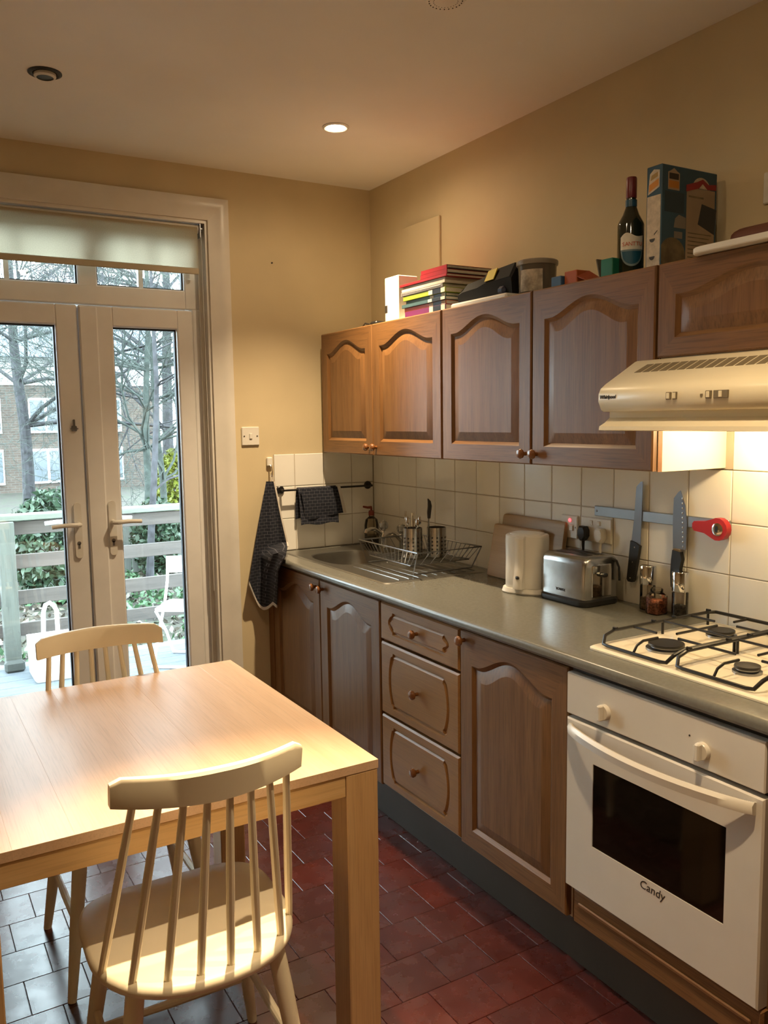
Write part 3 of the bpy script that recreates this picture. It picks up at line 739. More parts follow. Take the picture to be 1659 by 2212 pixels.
mb.loft([[(x, TY0-.002, z) for x, z in ins(.10)], [(x, TY0-.006, z) for x, z in ins(.03)], [(x, TY0-.016, z) for x, z in prof], [(x, TY1+.016, z) for x, z in prof], [(x, TY1+.006, z) for x, z in ins(.03)], [(x, TY1+.002, z) for x, z in ins(.10)]])
build('body', mb, M['steel'], tt, smooth=50)
for x in (-.143, -.099):
    sl = build('slot', MB().box(x-.015, x+.015, -1.535, -1.680, zt0-.004, zt0+.0012, .001), M['black'], tt)
build('end_cap', MB().box(-.165, -.077, TY1-.001, TY1+.004, WZ+.03, 1.045, .002), M['chrome'], tt)
build('lever', MB().box(-.132, -.110, TY1-.020, TY1, 1.005, 1.018, .004), M['black'], tt)
text('maker_mark', 'TOWER', .013, M['print'], tt, (TX0+.0022, -1.600, WZ+.045), (0,-1,0), (0,0,1))
build('power_cord', MB().tube([(-.075, -1.712, 1.060), (-.058, -1.719, 1.052), (-.050, -1.722, 1.03), (-.047, -1.722, .985)], .0040, 8), M['black'], tt)
# mills and salt jar
M['jarglass'] = glass('jar_glass', (.93, .90, .84), 1.6, .02)
def mill(x, y, label, fill):
    t = thing('spice_mill', label, 'spice mill', (x, y, WZ), 'steel topped mills')
    build('glass', MB().lathe([(.024, .001), (.025, .004), (.025, .078), (.021, .083)], (x, y, WZ), n=18), M['jarglass'], t)
    build('contents', MB().lathe([(.022, .003), (.0225, .035), (.012, .040)], (x, y, WZ), n=14), fill, t)
    build('cap', MB().lathe([(.0255, .083), (.0262, .085), (.0262, .142), (.0245, .1445)], (x, y, WZ), n=22), M['chrome'], t)
pep = plain('peppercorns', (.07, .045, .03), .8, var=.5, vs=180)
mill(-.036, -1.835, 'steel topped glass pepper mill beside the toaster', plain('mill_salt', (.38, .26, .18), .8, var=.3, vs=150))
mill(-.040, -1.968, 'steel topped glass mill holding dark peppercorns beside the hob', pep)
x, y = -.062, -1.895; j = thing('salt_jar', 'small square glass jar of pink salt between the two mills', 'jar', (x, y, WZ))
q = lambda k, z: [(a, b_, WZ+z) for a, b_ in rrect(x-.027-k, x+.027+k, y-.027-k, y+.027+k, .012)]
build('glass', MB().loft([q(-.002, .001), q(0, .004), q(0, .058), q(-.010, .070)]), M['jarglass'], j)
build('salt', MB().loft([q(-.004, .003), q(-.004, .036), q(-.012, .046)]), plain('pink_salt', (.62, .22, .13), .7, var=.4, vs=160, bmp=.5, bs=140), j)
build('stopper', MB().lathe([(.018, .069), (.020, .072), (.020, .080), (.016, .083)], (x, y, WZ), n=18), M['jarglass'], j)
# ================================================================ wall fittings
XD, YD = (0,-1,0), (0,0,1)
fw = lambda u, v, w: (-.006-w, -u, v)           # right wall: u = -y, v = z, w out
sp = thing('fused_spur', 'single white wall switch with a glowing red light above the chopping boards', 'wall switch', (-.006, -1.444, 1.093))
build('plate', MB().box(-.015, -.0062, -1.402, -1.486, 1.094, 1.178, .003), M['white'], sp)
build('rocker', MB().box(-.019, -.014, -1.447, -1.467, 1.122, 1.142, .002), M['white'], sp)
build('indicator', MB().lathe([(.0065, 0), (.005, .003)], (-.015, -1.448, 1.160), (-1,0,0), 12), emit('red_neon', (1.0, .05, .06), 3.0), sp)
for yy in (-1.412, -1.430, -1.476): build('screw', MB().lathe([(.003, 0), (.003, .0012)], (-.015, yy, 1.135), (-1,0,0), 10), M['darksteel'], sp)
so = thing('double_socket', 'white double wall socket behind the toaster holding two plugs', 'wall socket', (-.006, -1.576, 1.09))
build('plate', MB().box(-.015, -.0062, -1.502, -1.650, 1.094, 1.180, .003), M['white'], so)
for yy in (-1.556, -1.592): build('rocker', MB().box(-.019, -.014, yy-.007, yy+.007, 1.152, 1.170, .002), M['white'], so)
def plug(y, z, m, label):
    p = thing('mains_plug', label, 'plug', (-.017, y, z-.02))
    pts = [(-.020, .012), (-.012, .026), (.012, .026), (.020, .012), (.020, -.010), (.008, -.026), (-.008, -.026), (-.020, -.010)]
    f = lambda u, v, w: (-.0155-w, y-u, z+v); sc = lambda k: [(u*k, v*k) for u, v in pts]
    build('body', MB().loft([[f(u, v, 0) for u, v in sc(.9)], [f(u, v, .006) for u, v in pts], [f(u, v, .020) for u, v in pts], [f(u, v, .026) for u, v in sc(.8)]]), m, p)
    build('flex', MB().tube([(-.028, y, z-.022), (-.028, y, z-.045), (-.026, y, z-.075), (-.022, y-.004, z-.12), (-.016, y-.006, z-.185)], [.006, .005, .0035, .0035, .0035], 8), m, p)
plug(-1.530, 1.122, M['black'], 'black mains plug in the wall socket behind the toaster')
plug(-1.612, 1.122, M['white'], 'white mains plug in the wall socket behind the toaster')
ms = thing('knife_strip', 'steel magnetic knife strip fixed to the tiles', 'knife rack', (-.006, -1.845, 1.188))
build('bar', MB().box(-.018, -.0062, -1.572, -2.118, 1.188, 1.223, .002), plain('blue_grey_steel', (.42, .46, .50), .3, .9), ms)
for yy in (-1.584, -2.106): build('screw', MB().lathe([(.0045, 0), (.003, .002)], (-.018, yy, 1.2055), (-1,0,0), 12), M['darksteel'], ms)
def flat(pts, a, b_): return MB().prism(pts, a, b_, lambda u, v, w: (-w, -u, v))
k = thing('bread_knife', 'long bread knife with a black handle hanging on the magnetic strip', 'knife', (-.019, -1.745, .97))
build('blade', flat([(1.747, 1.117), (1.786, 1.110), (1.789, 1.20), (1.791, 1.319), (1.782, 1.319), (1.764, 1.300), (1.757, 1.195)], .0185, .0205), M['darksteel'], k)
h = build('handle', flat([(1.733, .990), (1.739, .982), (1.758, .982), (1.764, .990), (1.778, 1.06), (1.786, 1.106), (1.770, 1.116), (1.747, 1.121), (1.740, 1.05)], .0135, .0255), M['black'], k)
for v_ in (.995, 1.05, 1.10): build('rivet', MB().lathe([(.0028, 0), (.0022, .001)], (-.0255, -(1.748+(v_-.99)*.16), v_), (-1,0,0), 8), M['chrome'], h)
k = thing('santoku_knife', 'broad chef knife with a dimpled blade hanging on the magnetic strip', 'knife', (-.019, -1.93, .99))
bd = build('blade', flat([(1.919, 1.115), (1.969, 1.117), (1.971, 1.20), (1.962, 1.255), (1.943, 1.300), (1.936, 1.296), (1.918, 1.275), (1.916, 1.20)], .0185, .0205), M['darksteel'], k)
mb = MB()
for i in range(11): mb.ball((-.0206, -(1.957-.0006*i), 1.125+i*.015), .0028, .25, 1, 1.5, 8, 5)
build('dimples', mb, M['steel'], bd)
h = build('handle', flat([(1.919, .995), (1.928, .985), (1.940, .990), (1.944, 1.02), (1.950, 1.05), (1.958, 1.085), (1.952, 1.108), (1.922, 1.112), (1.918, 1.08), (1.916, 1.04)], .012, .027), M['black'], k)
build('bolster', MB().box(-.026, -.013, -1.921, -1.950, 1.100, 1.118, .003), M['chrome'], k)
op = thing('bottle_opener', 'red jar and bottle opener stuck on the end of the magnetic strip', 'opener', (-.019, -2.06, 1.17))
pts = [(2.006, 1.192), (2.012, 1.184), (2.05, 1.180)] + [(2.095+.034*math.cos(t), 1.196+.034*math.sin(t)) for t in [math.radians(-125+25*i) for i in range(11)]] + [(2.05, 1.216), (2.012, 1.213), (2.006, 1.206)]
build('body', flat(pts, .0185, .040), plain('red_plastic', (.42, .018, .022), .3), op)
build('metal_disc', MB().lathe([(.019, .0), (.019, .002), (.014, .003)], (-.040, -2.097, 1.196), (-1,0,0), 20), M['chrome'], op)
build('slot', MB().box(-.0435, -.042, -2.089, -2.100, 1.188, 1.206, .002), M['black'], op)

# towel rail, towels, hook
tr = thing('towel_rail', 'slim dark metal towel rail with round ends fixed on the tiles over the sink', 'towel rail', (-.28, -.006, 1.2))
build('bar', MB().cyl((-.524, -.048, 1.203), (-.040, -.048, 1.203), .005, n=10), M['blackiron'], tr)
for xx in (-.522, -.042):
    build('end_disc', MB().lathe([(.020, 0), (.020, .006), (.016, .009)], (xx, -.0062, 1.203), (0,-1,0), 20), M['blackiron'], tr)
    build('arm', MB().cyl((xx, -.012, 1.203), (xx, -.052, 1.203), .006, n=10), M['blackiron'], tr)
m, nt, b = newmat('navy_checked_cloth'); v = coords(nt, rnd=False)
mp = N(nt, 'ShaderNodeMapping'); mp.inputs['Rotation'].default_value = (math.pi/2, 0, 0); nt.links.new(v, mp.inputs[0])
br = N(nt, 'ShaderNodeTexBrick'); nt.links.new(mp.outputs[0], br.inputs['Vector']); br.inputs['Scale'].default_value = 1
br.inputs['Color1'].default_value = (.006, .008, .016, 1); br.inputs['Color2'].default_value = (.008, .010, .020, 1); br.inputs['Mortar'].default_value = (.10, .10, .12, 1)
br.inputs['Brick Width'].default_value = .028; br.inputs['Row Height'].default_value = .015; br.inputs['Mortar Size'].default_value = .0007; br.inputs['Mortar Smooth'].default_value = .3
nt.links.new(br.outputs[0], b.inputs['Base Color']); b.inputs['Roughness'].default_value = .95; bump(nt, b, noise(nt, v, 700, 2), .3, .001); M['cloth'] = m
M['hem'] = plain('white_cotton', (.55, .50, .44), .9)
def cloth(rows, name, mats, parent, loc=None, th=.0018):
    """rows: list of rows of points; double-sided thin sheet"""
    nr, nc = len(rows), len(rows[0]); P = [[Vector(p) for p in r] for r in rows]; mb = MB(); V0 = []; V1 = []
    for i in range(nr):
        for j in range(nc):
            du = P[i][min(j+1, nc-1)]-P[i][max(j-1, 0)]; dv = P[min(i+1, nr-1)][j]-P[max(i-1, 0)][j]
            n_ = du.cross(dv); n_ = n_.normalized() if n_.length > 1e-9 else Vector((0,-1,0))
            V0.append(P[i][j]+n_*th/2); V1.append(P[i][j]-n_*th/2)
    mb.v = [tuple(p) for p in V0+V1]; K = nr*nc; q = lambda i, j: i*nc+j
    for i in range(nr-1):
        for j in range(nc-1):
            mb.f.append((q(i,j), q(i,j+1), q(i+1,j+1), q(i+1,j))); mb.m.append(0)
            mb.f.append((K+q(i,j), K+q(i+1,j), K+q(i+1,j+1), K+q(i,j+1))); mb.m.append(0)
    bd_ = [q(0,j) for j in range(nc)] + [q(i,nc-1) for i in range(1, nr)] + [q(nr-1,j) for j in range(nc-2, -1, -1)] + [q(i,0) for i in range(nr-2, 0, -1)]
    for a in range(len(bd_)):
        c_, d_ = bd_[a], bd_[(a+1) % len(bd_)]; mb.f.append((c_, K+c_, K+d_, d_)); mb.m.append(0)
    return build(name, mb, mats, parent, loc=loc, smooth=60)
# folded towel over the rail
tw = thing('hand_towel', 'navy checked towel folded over the dark towel rail', 'towel', (-.345, -.05, 1.03))
rows = []
prof = [(-.030, 1.06), (-.033, 1.12), (-.038, 1.18), (-.042, 1.205), (-.048, 1.2115), (-.054, 1.207), (-.060, 1.18), (-.066, 1.12), (-.070, 1.07), (-.071, 1.034)]
for i, (yy, zz_) in enumerate(prof):
    rows.append([(-.455+.212*j/14 + (.010*(i/9) if j < 3 else 0)*(j-3)/-3, yy+.003*math.sin(j*.9+i*.35), zz_+.004*math.sin(j*.7)*(1 if i in (0, 9) else 0)) for j in range(15)])
cloth(rows, 'cloth', M['cloth'], tw, th=.004)
rows = []
for i in range(7):
    t = i/6; rows.append([(-.445+.215*j/12+.02*t, -.072-.006*math.sin(math.pi*t)-.002*math.sin(j), 1.205-.135*t-.010*t*math.cos(j*.25)) for j in range(13)])
cloth(rows, 'folded_layer', M['cloth'], tw, th=.004)
rows = []
for i in range(7):
    t = i/6; rows.append([(-.252+.016*j/2+.032*t, -.080+.001*j-.002*math.sin(3*t), 1.214-.135*t) for j in range(3)])
cloth(rows, 'white_hem', M['hem'], tw, th=.003)
# hook with tea towel
hk = thing('wall_hook', 'small wooden block with a metal hook on the wall beside the tiles', 'hook', (-.572, -.001, 1.31))
build('block', MB().box(-.587, -.559, -.017, -.0005, 1.320, 1.362, .004), M['white'], hk)
build('hook', MB().tube([(-.573, -.014, 1.325), (-.573, -.030, 1.318), (-.573, -.040, 1.295), (-.573, -.034, 1.272), (-.573, -.022, 1.268), (-.573, -.016, 1.278)], .003, 8), M['chrome'], hk)
tt2 = thing('tea_towel', 'navy checked tea towel hanging by its loop from the wall hook', 'towel', (-.58, -.04, .64))
rows = []; nr, nc = 30, 24
def pix(px, py):                                   # direction through a pixel of the photograph
    return fwd + r2*((px-829.5)/FOCAL_PX) + u2*((1106-py)/FOCAL_PX)
def drape(px, py, out):
    d = pix(px, py); t = (-.036-out-CAM.y)/d.y; p = CAM+d*t
    q = min(max((p.z-.905)/.10, 0), 1); lim = -.640-out*.5+.34*q*q*(3-2*q)
    if p.x > lim and p.z < 1.05: p = CAM+d*((lim-CAM.x)/d.x)
    return p
def lerpk(K_, s):
    for k0, k1 in zip(K_, K_[1:]):
        if k0[0] <= s <= k1[0]: t = (s-k0[0])/(k1[0]-k0[0]); return [u+(w-u)*t for u, w in zip(k0[1:], k1[1:])]
LEFT = [(0, 575, 1040), (.3, 560, 1120), (.6, 547, 1200), (1, 538, 1258)]
RIGHT = [(0, 591, 1040), (.3, 606, 1115), (.55, 621, 1180), (.62, 617, 1200), (.75, 601, 1232), (1, 598, 1308)]
for i in range(nr):
    t = i/(nr-1); l, r_ = lerpk(LEFT, t), lerpk(RIGHT, t); row = []
    for j in range(nc):
        s = j/(nc-1); sag = 30*t**3*math.sin(math.pi*min(1, s*1.15))*(1 if s < .87 else .6)
        row.append(drape(l[0]+(r_[0]-l[0])*s, l[1]+(r_[1]-l[1])*s+sag, .012*(t**.6)*(1+math.sin(s*13+.5+t))))
    rows.append(row)
cloth(rows, 'cloth', M['cloth'], tt2, th=.003)
e = [Vector(p) for p in rows[-1]]
cloth([[p+Vector((0,0,.004)) for p in e], [p+Vector((-.001,-.001,-.010)) for p in e]], 'hem', M['hem'], tt2, th=.004)
cloth([[Vector(r[-1])+Vector((-.002,-.002,0)) for r in rows[:17]], [Vector(r[-1])+Vector((.006,-.001,0)) for r in rows[:17]]], 'hem', M['hem'], tt2, th=.004)
build('loop', MB().tube([(-.575, -.036, 1.25), (-.580, -.034, 1.27), (-.574, -.030, 1.285), (-.567, -.034, 1.27), (-.570, -.036, 1.25)], .0035, 6), M['hem'], tt2)
pn = MB().lathe([(.004, 0), (.003, .006)], (-.529, 0, 2.261), (0,-1,0), 8); iso = thing('isolator_switch', 'white square switch plate on the wall above the cooker hood cupboard', 'wall switch', (0, -2.23, 2.108))
build('plate', MB().box(-.009, 0, -2.187, -2.273, 2.106, 2.190, .003), M['white'], iso); build('rocker', MB().box(-.013, -.008, -2.222, -2.238, 2.138, 2.160, .002), M['white'], iso)
tag(build('wall_nail', pn, M['black'], loc=(-.529, 0, 2.261)), 'small dark nail in the bare cream wall above the light switch', 'nail')

# ================================================================ hob, oven, hood
hb = thing('gas_hob', 'cream enamel four burner gas hob with black wire pan supports', 'hob', (-.28, -2.365, WZ))
HX0, HX1, HY0, HY1 = -.532, -.03, -2.072, -2.655
build('base_plate', MB().loft([[(x, y, WZ+z) for x, y in rrect(HX0+d, HX1-d, HY1+d, HY0-d, .02)] for d, z in ((0, .0005), (0, .005), (.006, .009), (.03, .008))]), M['enamel'], hb)
for bx, by, r in ((-.385, -2.215, .046), (-.150, -2.205, .036), (-.385, -2.46, .030), (-.150, -2.46, .036)):
    bu = build('burner', MB().lathe([(r*1.15, .008), (r*1.15, .013), (r*.9, .016), (r*.9, .020)], (bx, by, WZ), n=28), M['darksteel'], hb)
    build('burner_cap', MB().lathe([(r, .0195), (r*1.02, .022), (r, .026), (r*.6, .0275)], (bx, by, WZ), n=28), M['blackiron'], bu)
def support(y0, y1):
    zt_ = WZ+.046; zf = WZ+.016; p = []
    s = build('pan_support', MB().tube([(-.075, y0, zt_), (-.46, y0, zt_), (-.495, y0-.002, zt_-.010), (-.510, y0-.012, zf+.002), (-.512, y0-.03, zf), (-.512, y1+.03, zf), (-.510, y1+.012, zf+.002), (-.495, y1+.002, zt_-.010), (-.46, y1, zt_), (-.075, y1, zt_), (-.055, y1+.012, zt_), (-.055, y0-.012, zt_)], .0050, 8, closed=True), M['blackiron'], hb)
    yc = (y0+y1)/2
    for cx_ in (-.385, -.150):
        r = .036; mb = MB()
        for dx, dy in ((1, 0), (-1, 0), (0, 1), (0, -1)):
            a = (cx_+dx*r, yc+dy*r, zt_-.001)
            if dy: pth = [a, (cx_, y0 if dy > 0 else y1, zt_-.001)]
            elif dx < 0 and cx_ < -.3: pth = [a, (-.475, yc, zt_-.001), (-.498, yc, zt_-.010), (-.512, yc, zf)]
            else: pth = [a, (-.055 if (dx > 0 and cx_ > -.3) else -.268, yc, zt_-.001)]
            build('finger', MB().tube(pth, .0036, 6), M['blackiron'], s)
    build('cross_bar', MB().tube([(-.268, y0, zt_), (-.268, y1, zt_)], .0036, 6), M['blackiron'], s)
    for dx in (-.46, -.31, -.226, -.08): build('stub', MB().tube([(dx, y0+.001, zt_), (dx, y0+.001, zt_+.008), (dx, y0-.012, zt_+.008)], .0034, 6), M['blackiron'], s)
    for dx, yy in ((-.075, y0), (-.075, y1), (-.268, y0), (-.268, y1)): build('foot', MB().cyl((dx, yy, WZ+.0085), (dx, yy, zt_), .004, n=8), M['blackiron'], s)
support(-2.100, -2.335); support(-2.345, -2.58)
for i in range(4): build('control_knob', MB().lathe([(.018, .008), (.018, .014), (.013, .028), (.011, .029)], (-.43+.1*i, -2.622, WZ), n=18), M['applwhite'], hb)

ov = thing('built_in_oven', 'white built-in oven with a dark glass window and bowed handle', 'oven', (-.35, -2.379, .262))
OY0, OY1 = -2.0815, -2.674; OX = -.612
mb = MB(); mb.box(-.57, -.05, -2.097, -2.66, .264, .855); build('cavity', mb, M['black'], ov, smooth=0)
build('control_panel', MB().box(OX, -.575, OY0, OY1, .746, .859, .003), M['applwhite'], ov)
build('gap_shade', MB().box(-.590, -.576, OY0, OY1, .732, .876), M['black'], ov, smooth=0)  # black strip stands in for the shade in the gaps round the panel
fo = lambda u, v, w: (OX-w, OY0-u, v)
Wd = abs(OY1-OY0); oR = [(0, .262), (Wd, .262), (Wd, .735), (0, .735)]; oR1 = [(.004, .266), (Wd-.004, .266), (Wd-.004, .731), (.004, .731)]
wn = [(.100, .412), (.503, .412), (.503, .637), (.100, .637)]; wn = [(u, v) for u, v in wn]
mb = MB(); mb.loft([[fo(u, v, -.035) for u, v in oR], [fo(u, v, -.004) for u, v in oR], [fo(u, v, 0) for u, v in oR1]], cap1=False); mb.tess(oR1, [wn], fo, 0)
mb.loft([[fo(u, v, 0) for u, v in wn], [fo(u, v, -.003) for u, v in wn]], False, False)
dr = build('door', mb, M['applwhite'], ov, smooth=20)
build('window', MB().prism(wn, -.006, -.002, fo), M['ovenglass'], dr, smooth=0)
hp = [(u, .052*math.sin(math.pi*min(1, max(0, (u-.018)/.556)))**.75) for u in [.018+.556*i/24 for i in range(25)]]
mb = MB(); loops = []
for u, d in hp:
    loops.append([fo(u, .694, d+.003), fo(u, .698, d+.012), fo(u, .716, d+.014), fo(u, .724, d+.006), fo(u, .722, d-.001), fo(u, .697, d-.001)])
mb.loft(loops); build('handle', mb, M['applwhite'], dr, smooth=50)
text('maker_mark', 'Candy', .030, M['print'], dr, fo(.302, .392, .0004), XD, YD, .0003, shear=.15)
for u in (.140, .438):
    kn_ = build('dial', MB().lathe([(.020, -.001), (.020, .010), (.0185, .012)], fo(u, .789, 0), (-1,0,0), 24), M['applwhite'], ov)
    build('grip', MB().box(OX-.026, OX-.011, OY0-u-.006, OY0-u+.006, .769, .809, .003), M['applwhite'], kn_)
build('lamp_dot', MB().lathe([(.0025, 0), (.002, .001)], fo(.40, .812, 0), (-1,0,0), 10), M['print'], ov)

hd = thing('cooker_hood', 'cream cooker hood with a pull-out visor, lit underneath', 'cooker hood', (-.25, -2.37, 1.49))
HD0, HD1 = -2.072, -2.668
prof = [(-.010, 1.684), (-.362, 1.680), (-.372, 1.677), (-.478, 1.617), (-.496, 1.604), (-.503, 1.590), (-.504, 1.570), (-.494, 1.548), (-.486, 1.544), (-.010, 1.544)]
pin = [(x*.994-.001, 1.613+(z-1.613)*.97) for x, z in prof]
mb = MB().loft([[(x, HD0, z) for x, z in pin], [(x, HD0-.004, z) for x, z in prof], [(x, HD1+.004, z) for x, z in prof], [(x, HD1, z) for x, z in pin]])
build('body', mb, M['hoodcream'], hd, smooth=40)
vp = [(-.462, 1.545), (-.462, 1.528), (-.480, 1.515), (-.499, 1.506), (-.501, 1.496), (-.480, 1.494), (-.470, 1.506), (-.445, 1.520), (-.445, 1.545)]
build('visor', MB().loft([[(x, HD0-.002, z) for x, z in vp], [(x, HD1+.002, z) for x, z in vp]]), M['hoodcream'], hd, smooth=35)
build('underside', MB().box(-.445, -.012, HD0-.004, HD1+.004, 1.532, 1.546), M['steel'], hd, smooth=0)
sl = Vector((-.106, 0, -.060)).normalized(); nrm = Vector((-.060, 0, .106)).normalized()
nv = 17; y0_ = HD0-.062; pitch = (abs(HD1-HD0)-.124)/nv
for i in range(nv):
    o_ = Vector((-.372, y0_-pitch*(i+.5), 1.677)); w = pitch*.40
    a = o_+sl*.022; b_ = o_+sl*.066; sk_ = Vector((0, .010, 0))
    P8 = [a-sk_*.0+Vector((0, w, 0)), a+Vector((0, -w, 0)), b_+sk_+Vector((0, -w, 0)), b_+sk_+Vector((0, w, 0))]
    build('vent_slot', MB().loft([[p-nrm*.001 for p in P8], [p+nrm*.0007 for p in P8]]), M['grille'], hd, smooth=0)
def hbut(y0, y1, nm='button'): 
    b0 = build(nm, MB().box(-.5075, -.500, y0, y1, 1.570, 1.588, .001), M['grille'], hd)
    build('slider', MB().box(-.509, -.505, y0-.004 if False else y0-(y0-y1)*.5-.004, y0-(y0-y1)*.5+.005, 1.572, 1.586, .001), M['hoodcream'], b0)
hbut(-2.300, -2.315); hbut(-2.320, -2.332); hbut(-2.414, -2.430); hbut(-2.436, -2.475)
build('mark', MB().box(-.506, -.503, -2.399, -2.405, 1.575, 1.581), M['grille'], hd)
text('maker_mark', 'Whirlpool', .0135, M['print'], hd, (-.5045, -2.107, 1.582), XD, YD, .0006, shear=.25, bold=.0002)
build('lamp_lens', MB().lathe([(.030, 0), (.030, -.004), (.022, -.010), (.008, -.012)], (-.16, -2.30, 1.532), n=20), emit('hood_bulb', (1.0, .84, .55), 14), hd)
ld = bpy.data.lights.new('hood_lamp', 'POINT'); ld.energy = HOOD_W; ld.color = (1.0, .71, .36); ld.shadow_soft_size = .02
lo = bpy.data.objects.new('hood_lamp', ld); C.objects.link(lo); lo.parent = hd; lo.location = Vector((-.16, -2.30, 1.505))-hd.location
# ================================================================ things on top of the wall cupboards
CZ = 1.9285
def boxthing(name, label, cat, x0, x1, y0, y1, z0, z1, m, b=.002, group=None):
    o = build(name, MB().box(x0, x1, y0, y1, z0, z1, b), m, loc=((x0+x1)/2, (y0+y1)/2, z0)); return tag(o, label, cat, group)
wb = thing('white_carton', 'tall plain white carton beside the pile of books on the wall cupboard', 'box', (-.24, -.665, CZ))
build('carton', MB().box(-.285, -.19, -.612, -.720, CZ, 2.118, .003), M['white'], wb)
build('printed_mark', MB().box(-.2857, -.2848, -.614, -.632, 1.975, 2.005), M['print'], wb, smooth=0)
mb = MB().box(-.30, -.24, -.505, -.56, CZ, CZ+.022, .006); mb.tube([(-.29, -.50, CZ+.01), (-.295, -.46, CZ+.02), (-.29, -.42, CZ+.004)], .004, 6)
tag(build('black_clip', mb, M['black'], loc=(-.27, -.53, CZ)), 'small black gadget lying at the corner end of the wall cupboard top', 'gadget')
cols = dict(purple=(.16, .02, .10), orange=(.65, .14, .04), teal=(.06, .12, .13), green=(.05, .11, .03), lime=(.32, .42, .03), grey=(.24, .23, .23), white=(.60, .55, .46), red=(.30, .014, .018), black=(.015, .014, .014))
CM = {k: plain('cover_'+k, v, .35) for k, v in cols.items()}
z = CZ
def book(label, col, th, y0, y1, x0, x1, kind='book', labels=True):
    global z
    t = thing(kind, label, kind.replace('_', ' '), ((x0+x1)/2, (y0+y1)/2, z), 'books and pads piled on the wall cupboard')
    c = MB(); k = min(.0022, th*.18)
    c.box(x0, x1, y0, y1, z, z+k, .0006); c.box(x0, x1, y0, y1, z+th-k, z+th-.0003, .0006); c.box(x0, x0+.003, y0, y1, z, z+th-.0003, .0008)
    cv = build('cover', c, CM[col], t)
    build('pages', MB().box(x0+.003, x1-.003, y0-.002, y1+.002, z+k, z+th-k), M['paper'], t, smooth=0)
    if labels:
        w = abs(y1-y0)
        build('spine_band', MB().box(x0-.0006, x0+.0004, y1+w*.30, y1+w*.10, z+.001, z+th-.0012), CM['black'], cv, smooth=0)
        for a in (.10, .38): build('spine_label', MB().box(x0-.0010, x0+.0004, y1+w*a, y1+w*(a-.09), z+.0015, z+th-.0015), M['paper'], cv, smooth=0)
    z += th
bk = [('thick purple paperback at the bottom of the book pile', 'purple', .030), ('orange paperback in the book pile', 'orange', .016), ('thin dark teal paperback in the book pile', 'teal', .014), ('dark green paperback in the book pile', 'green', .013), ('lime green paperback in the book pile', 'lime', .020)]
for i, (l, c_, th) in enumerate(bk): book(l, c_, th, -.790+.012*(i % 3), -1.075+.006*(i % 2), -.298+.006*(i % 2), -.10)
book('grey spiral bound notebook in the book pile', 'grey', .015, -.765, -1.06, -.300, -.07, 'notebook', False)
nb = bpy.data.objects[[o.name for o in C.objects if o.name.startswith('notebook')][-1]]
for i in range(28): build('spiral_ring', MB().tube([(-.298, -.775-i*.0100, z-.012), (-.304, -.775-i*.0100, z-.0075), (-.298, -.775-i*.0100, z-.002)], .0012, 5), M['steel'], nb)
book('white notepad lying under the red folder', 'white', .012, -.765, -1.07, -.297, -.06, 'notepad', False)
book('cream document wallet lying under the red folder', 'white', .010, -.77, -1.065, -.293, -.06, 'document_wallet', False)
book('large red folder near the top of the book pile', 'red', .010, -.755, -1.085, -.30, -.05, 'folder', False)
book('red and black notebook, the lower of the pair on the red folder', 'red', .017, -.905, -1.085, -.298, -.07, 'notebook', False)
book('red and black notebook, topmost of the whole book pile', 'red', .016, -.905, -1.08, -.295, -.085, 'notebook', False)
for nm in [o for o in C.objects if o.get('label', '').startswith('red and black')]:
    lx, ly, lz = nm.location
    build('black_edge', MB().box(-.292, -.09, -1.0865, -1.078, lz+.0005, lz+.004), CM['black'], nm, smooth=0)

tray = boxthing('white_tray', 'flat white tray lying under the black tool case', 'tray', -.305, -.10, -1.115, -1.44, CZ, CZ+.022, M['white'], .006)
tc = thing('tool_case', 'black tool case with a yellow sticker lying on the white tray', 'case', (-.2, -1.30, CZ+.022))
zc = CZ+.0225
mb = MB().loft([[(-.27, y, zc+a*.0+.0), (-.16, y, zc), (-.15, y, zc+h*.6), (-.18, y, zc+h), (-.25, y, zc+h), (-.275, y, zc+h*.55)] for y, a, h in ((-1.12, 0, .055), (-1.15, 0, .070), (-1.24, 0, .078), (-1.28, 0, .095), (-1.42, 0, .105), (-1.43, 0, .09))])
build('shell', mb, plain('matt_black', (.008, .008, .008), .7, spec=.25), tc, smooth=25)
build('sticker', MB().loft([[(-.2745, -1.285, zc+.058), (-.2745, -1.335, zc+.060), (-.2555, -1.335, zc+.098), (-.2555, -1.285, zc+.094)], [(-.2775, -1.285, zc+.058), (-.2775, -1.335, zc+.060), (-.2585, -1.335, zc+.100), (-.2585, -1.285, zc+.096)]]), plain('yellow_sticker', (.70, .56, .02), .5), tc, smooth=0)
build('foot_pad', MB().box(-.285, -.24, -1.36, -1.40, zc, zc+.03, .01), plain('navy_plastic', (.012, .018, .05), .4), tc)
tb = thing('plastic_tub', 'round grey plastic tub with a white label on the wall cupboard', 'tub', (-.225, -1.50, CZ))
tcx, tcy = -.225, -1.505
build('tub', MB().lathe([(.058, 0), (.060, .004), (.064, .100), (.066, .104)], (tcx, tcy, CZ), n=30), glass('cloudy_plastic', (.55, .52, .46), 1.2, .1, .6, (.20, .18, .15)), tb)
build('lid', MB().lathe([(.068, .103), (.069, .106), (.069, .116), (.066, .119), (.03, .1195)], (tcx, tcy, CZ), n=30), plain('clear_lid', (.28, .25, .20), .3), tb)
a0, a1 = math.radians(175), math.radians(245); lp = []
for zz_ in (.015, .085):
    r = .0655; lp.append([(tcx+r*math.cos(a0+(a1-a0)*i/10), tcy+r*math.sin(a0+(a1-a0)*i/10), CZ+zz_) for i in range(11)])
build('label', MB().loft(lp, False, False, closed=False), plain('grey_label', (.48, .42, .33), .7, var=.25, vs=40), tb, fixn=False)
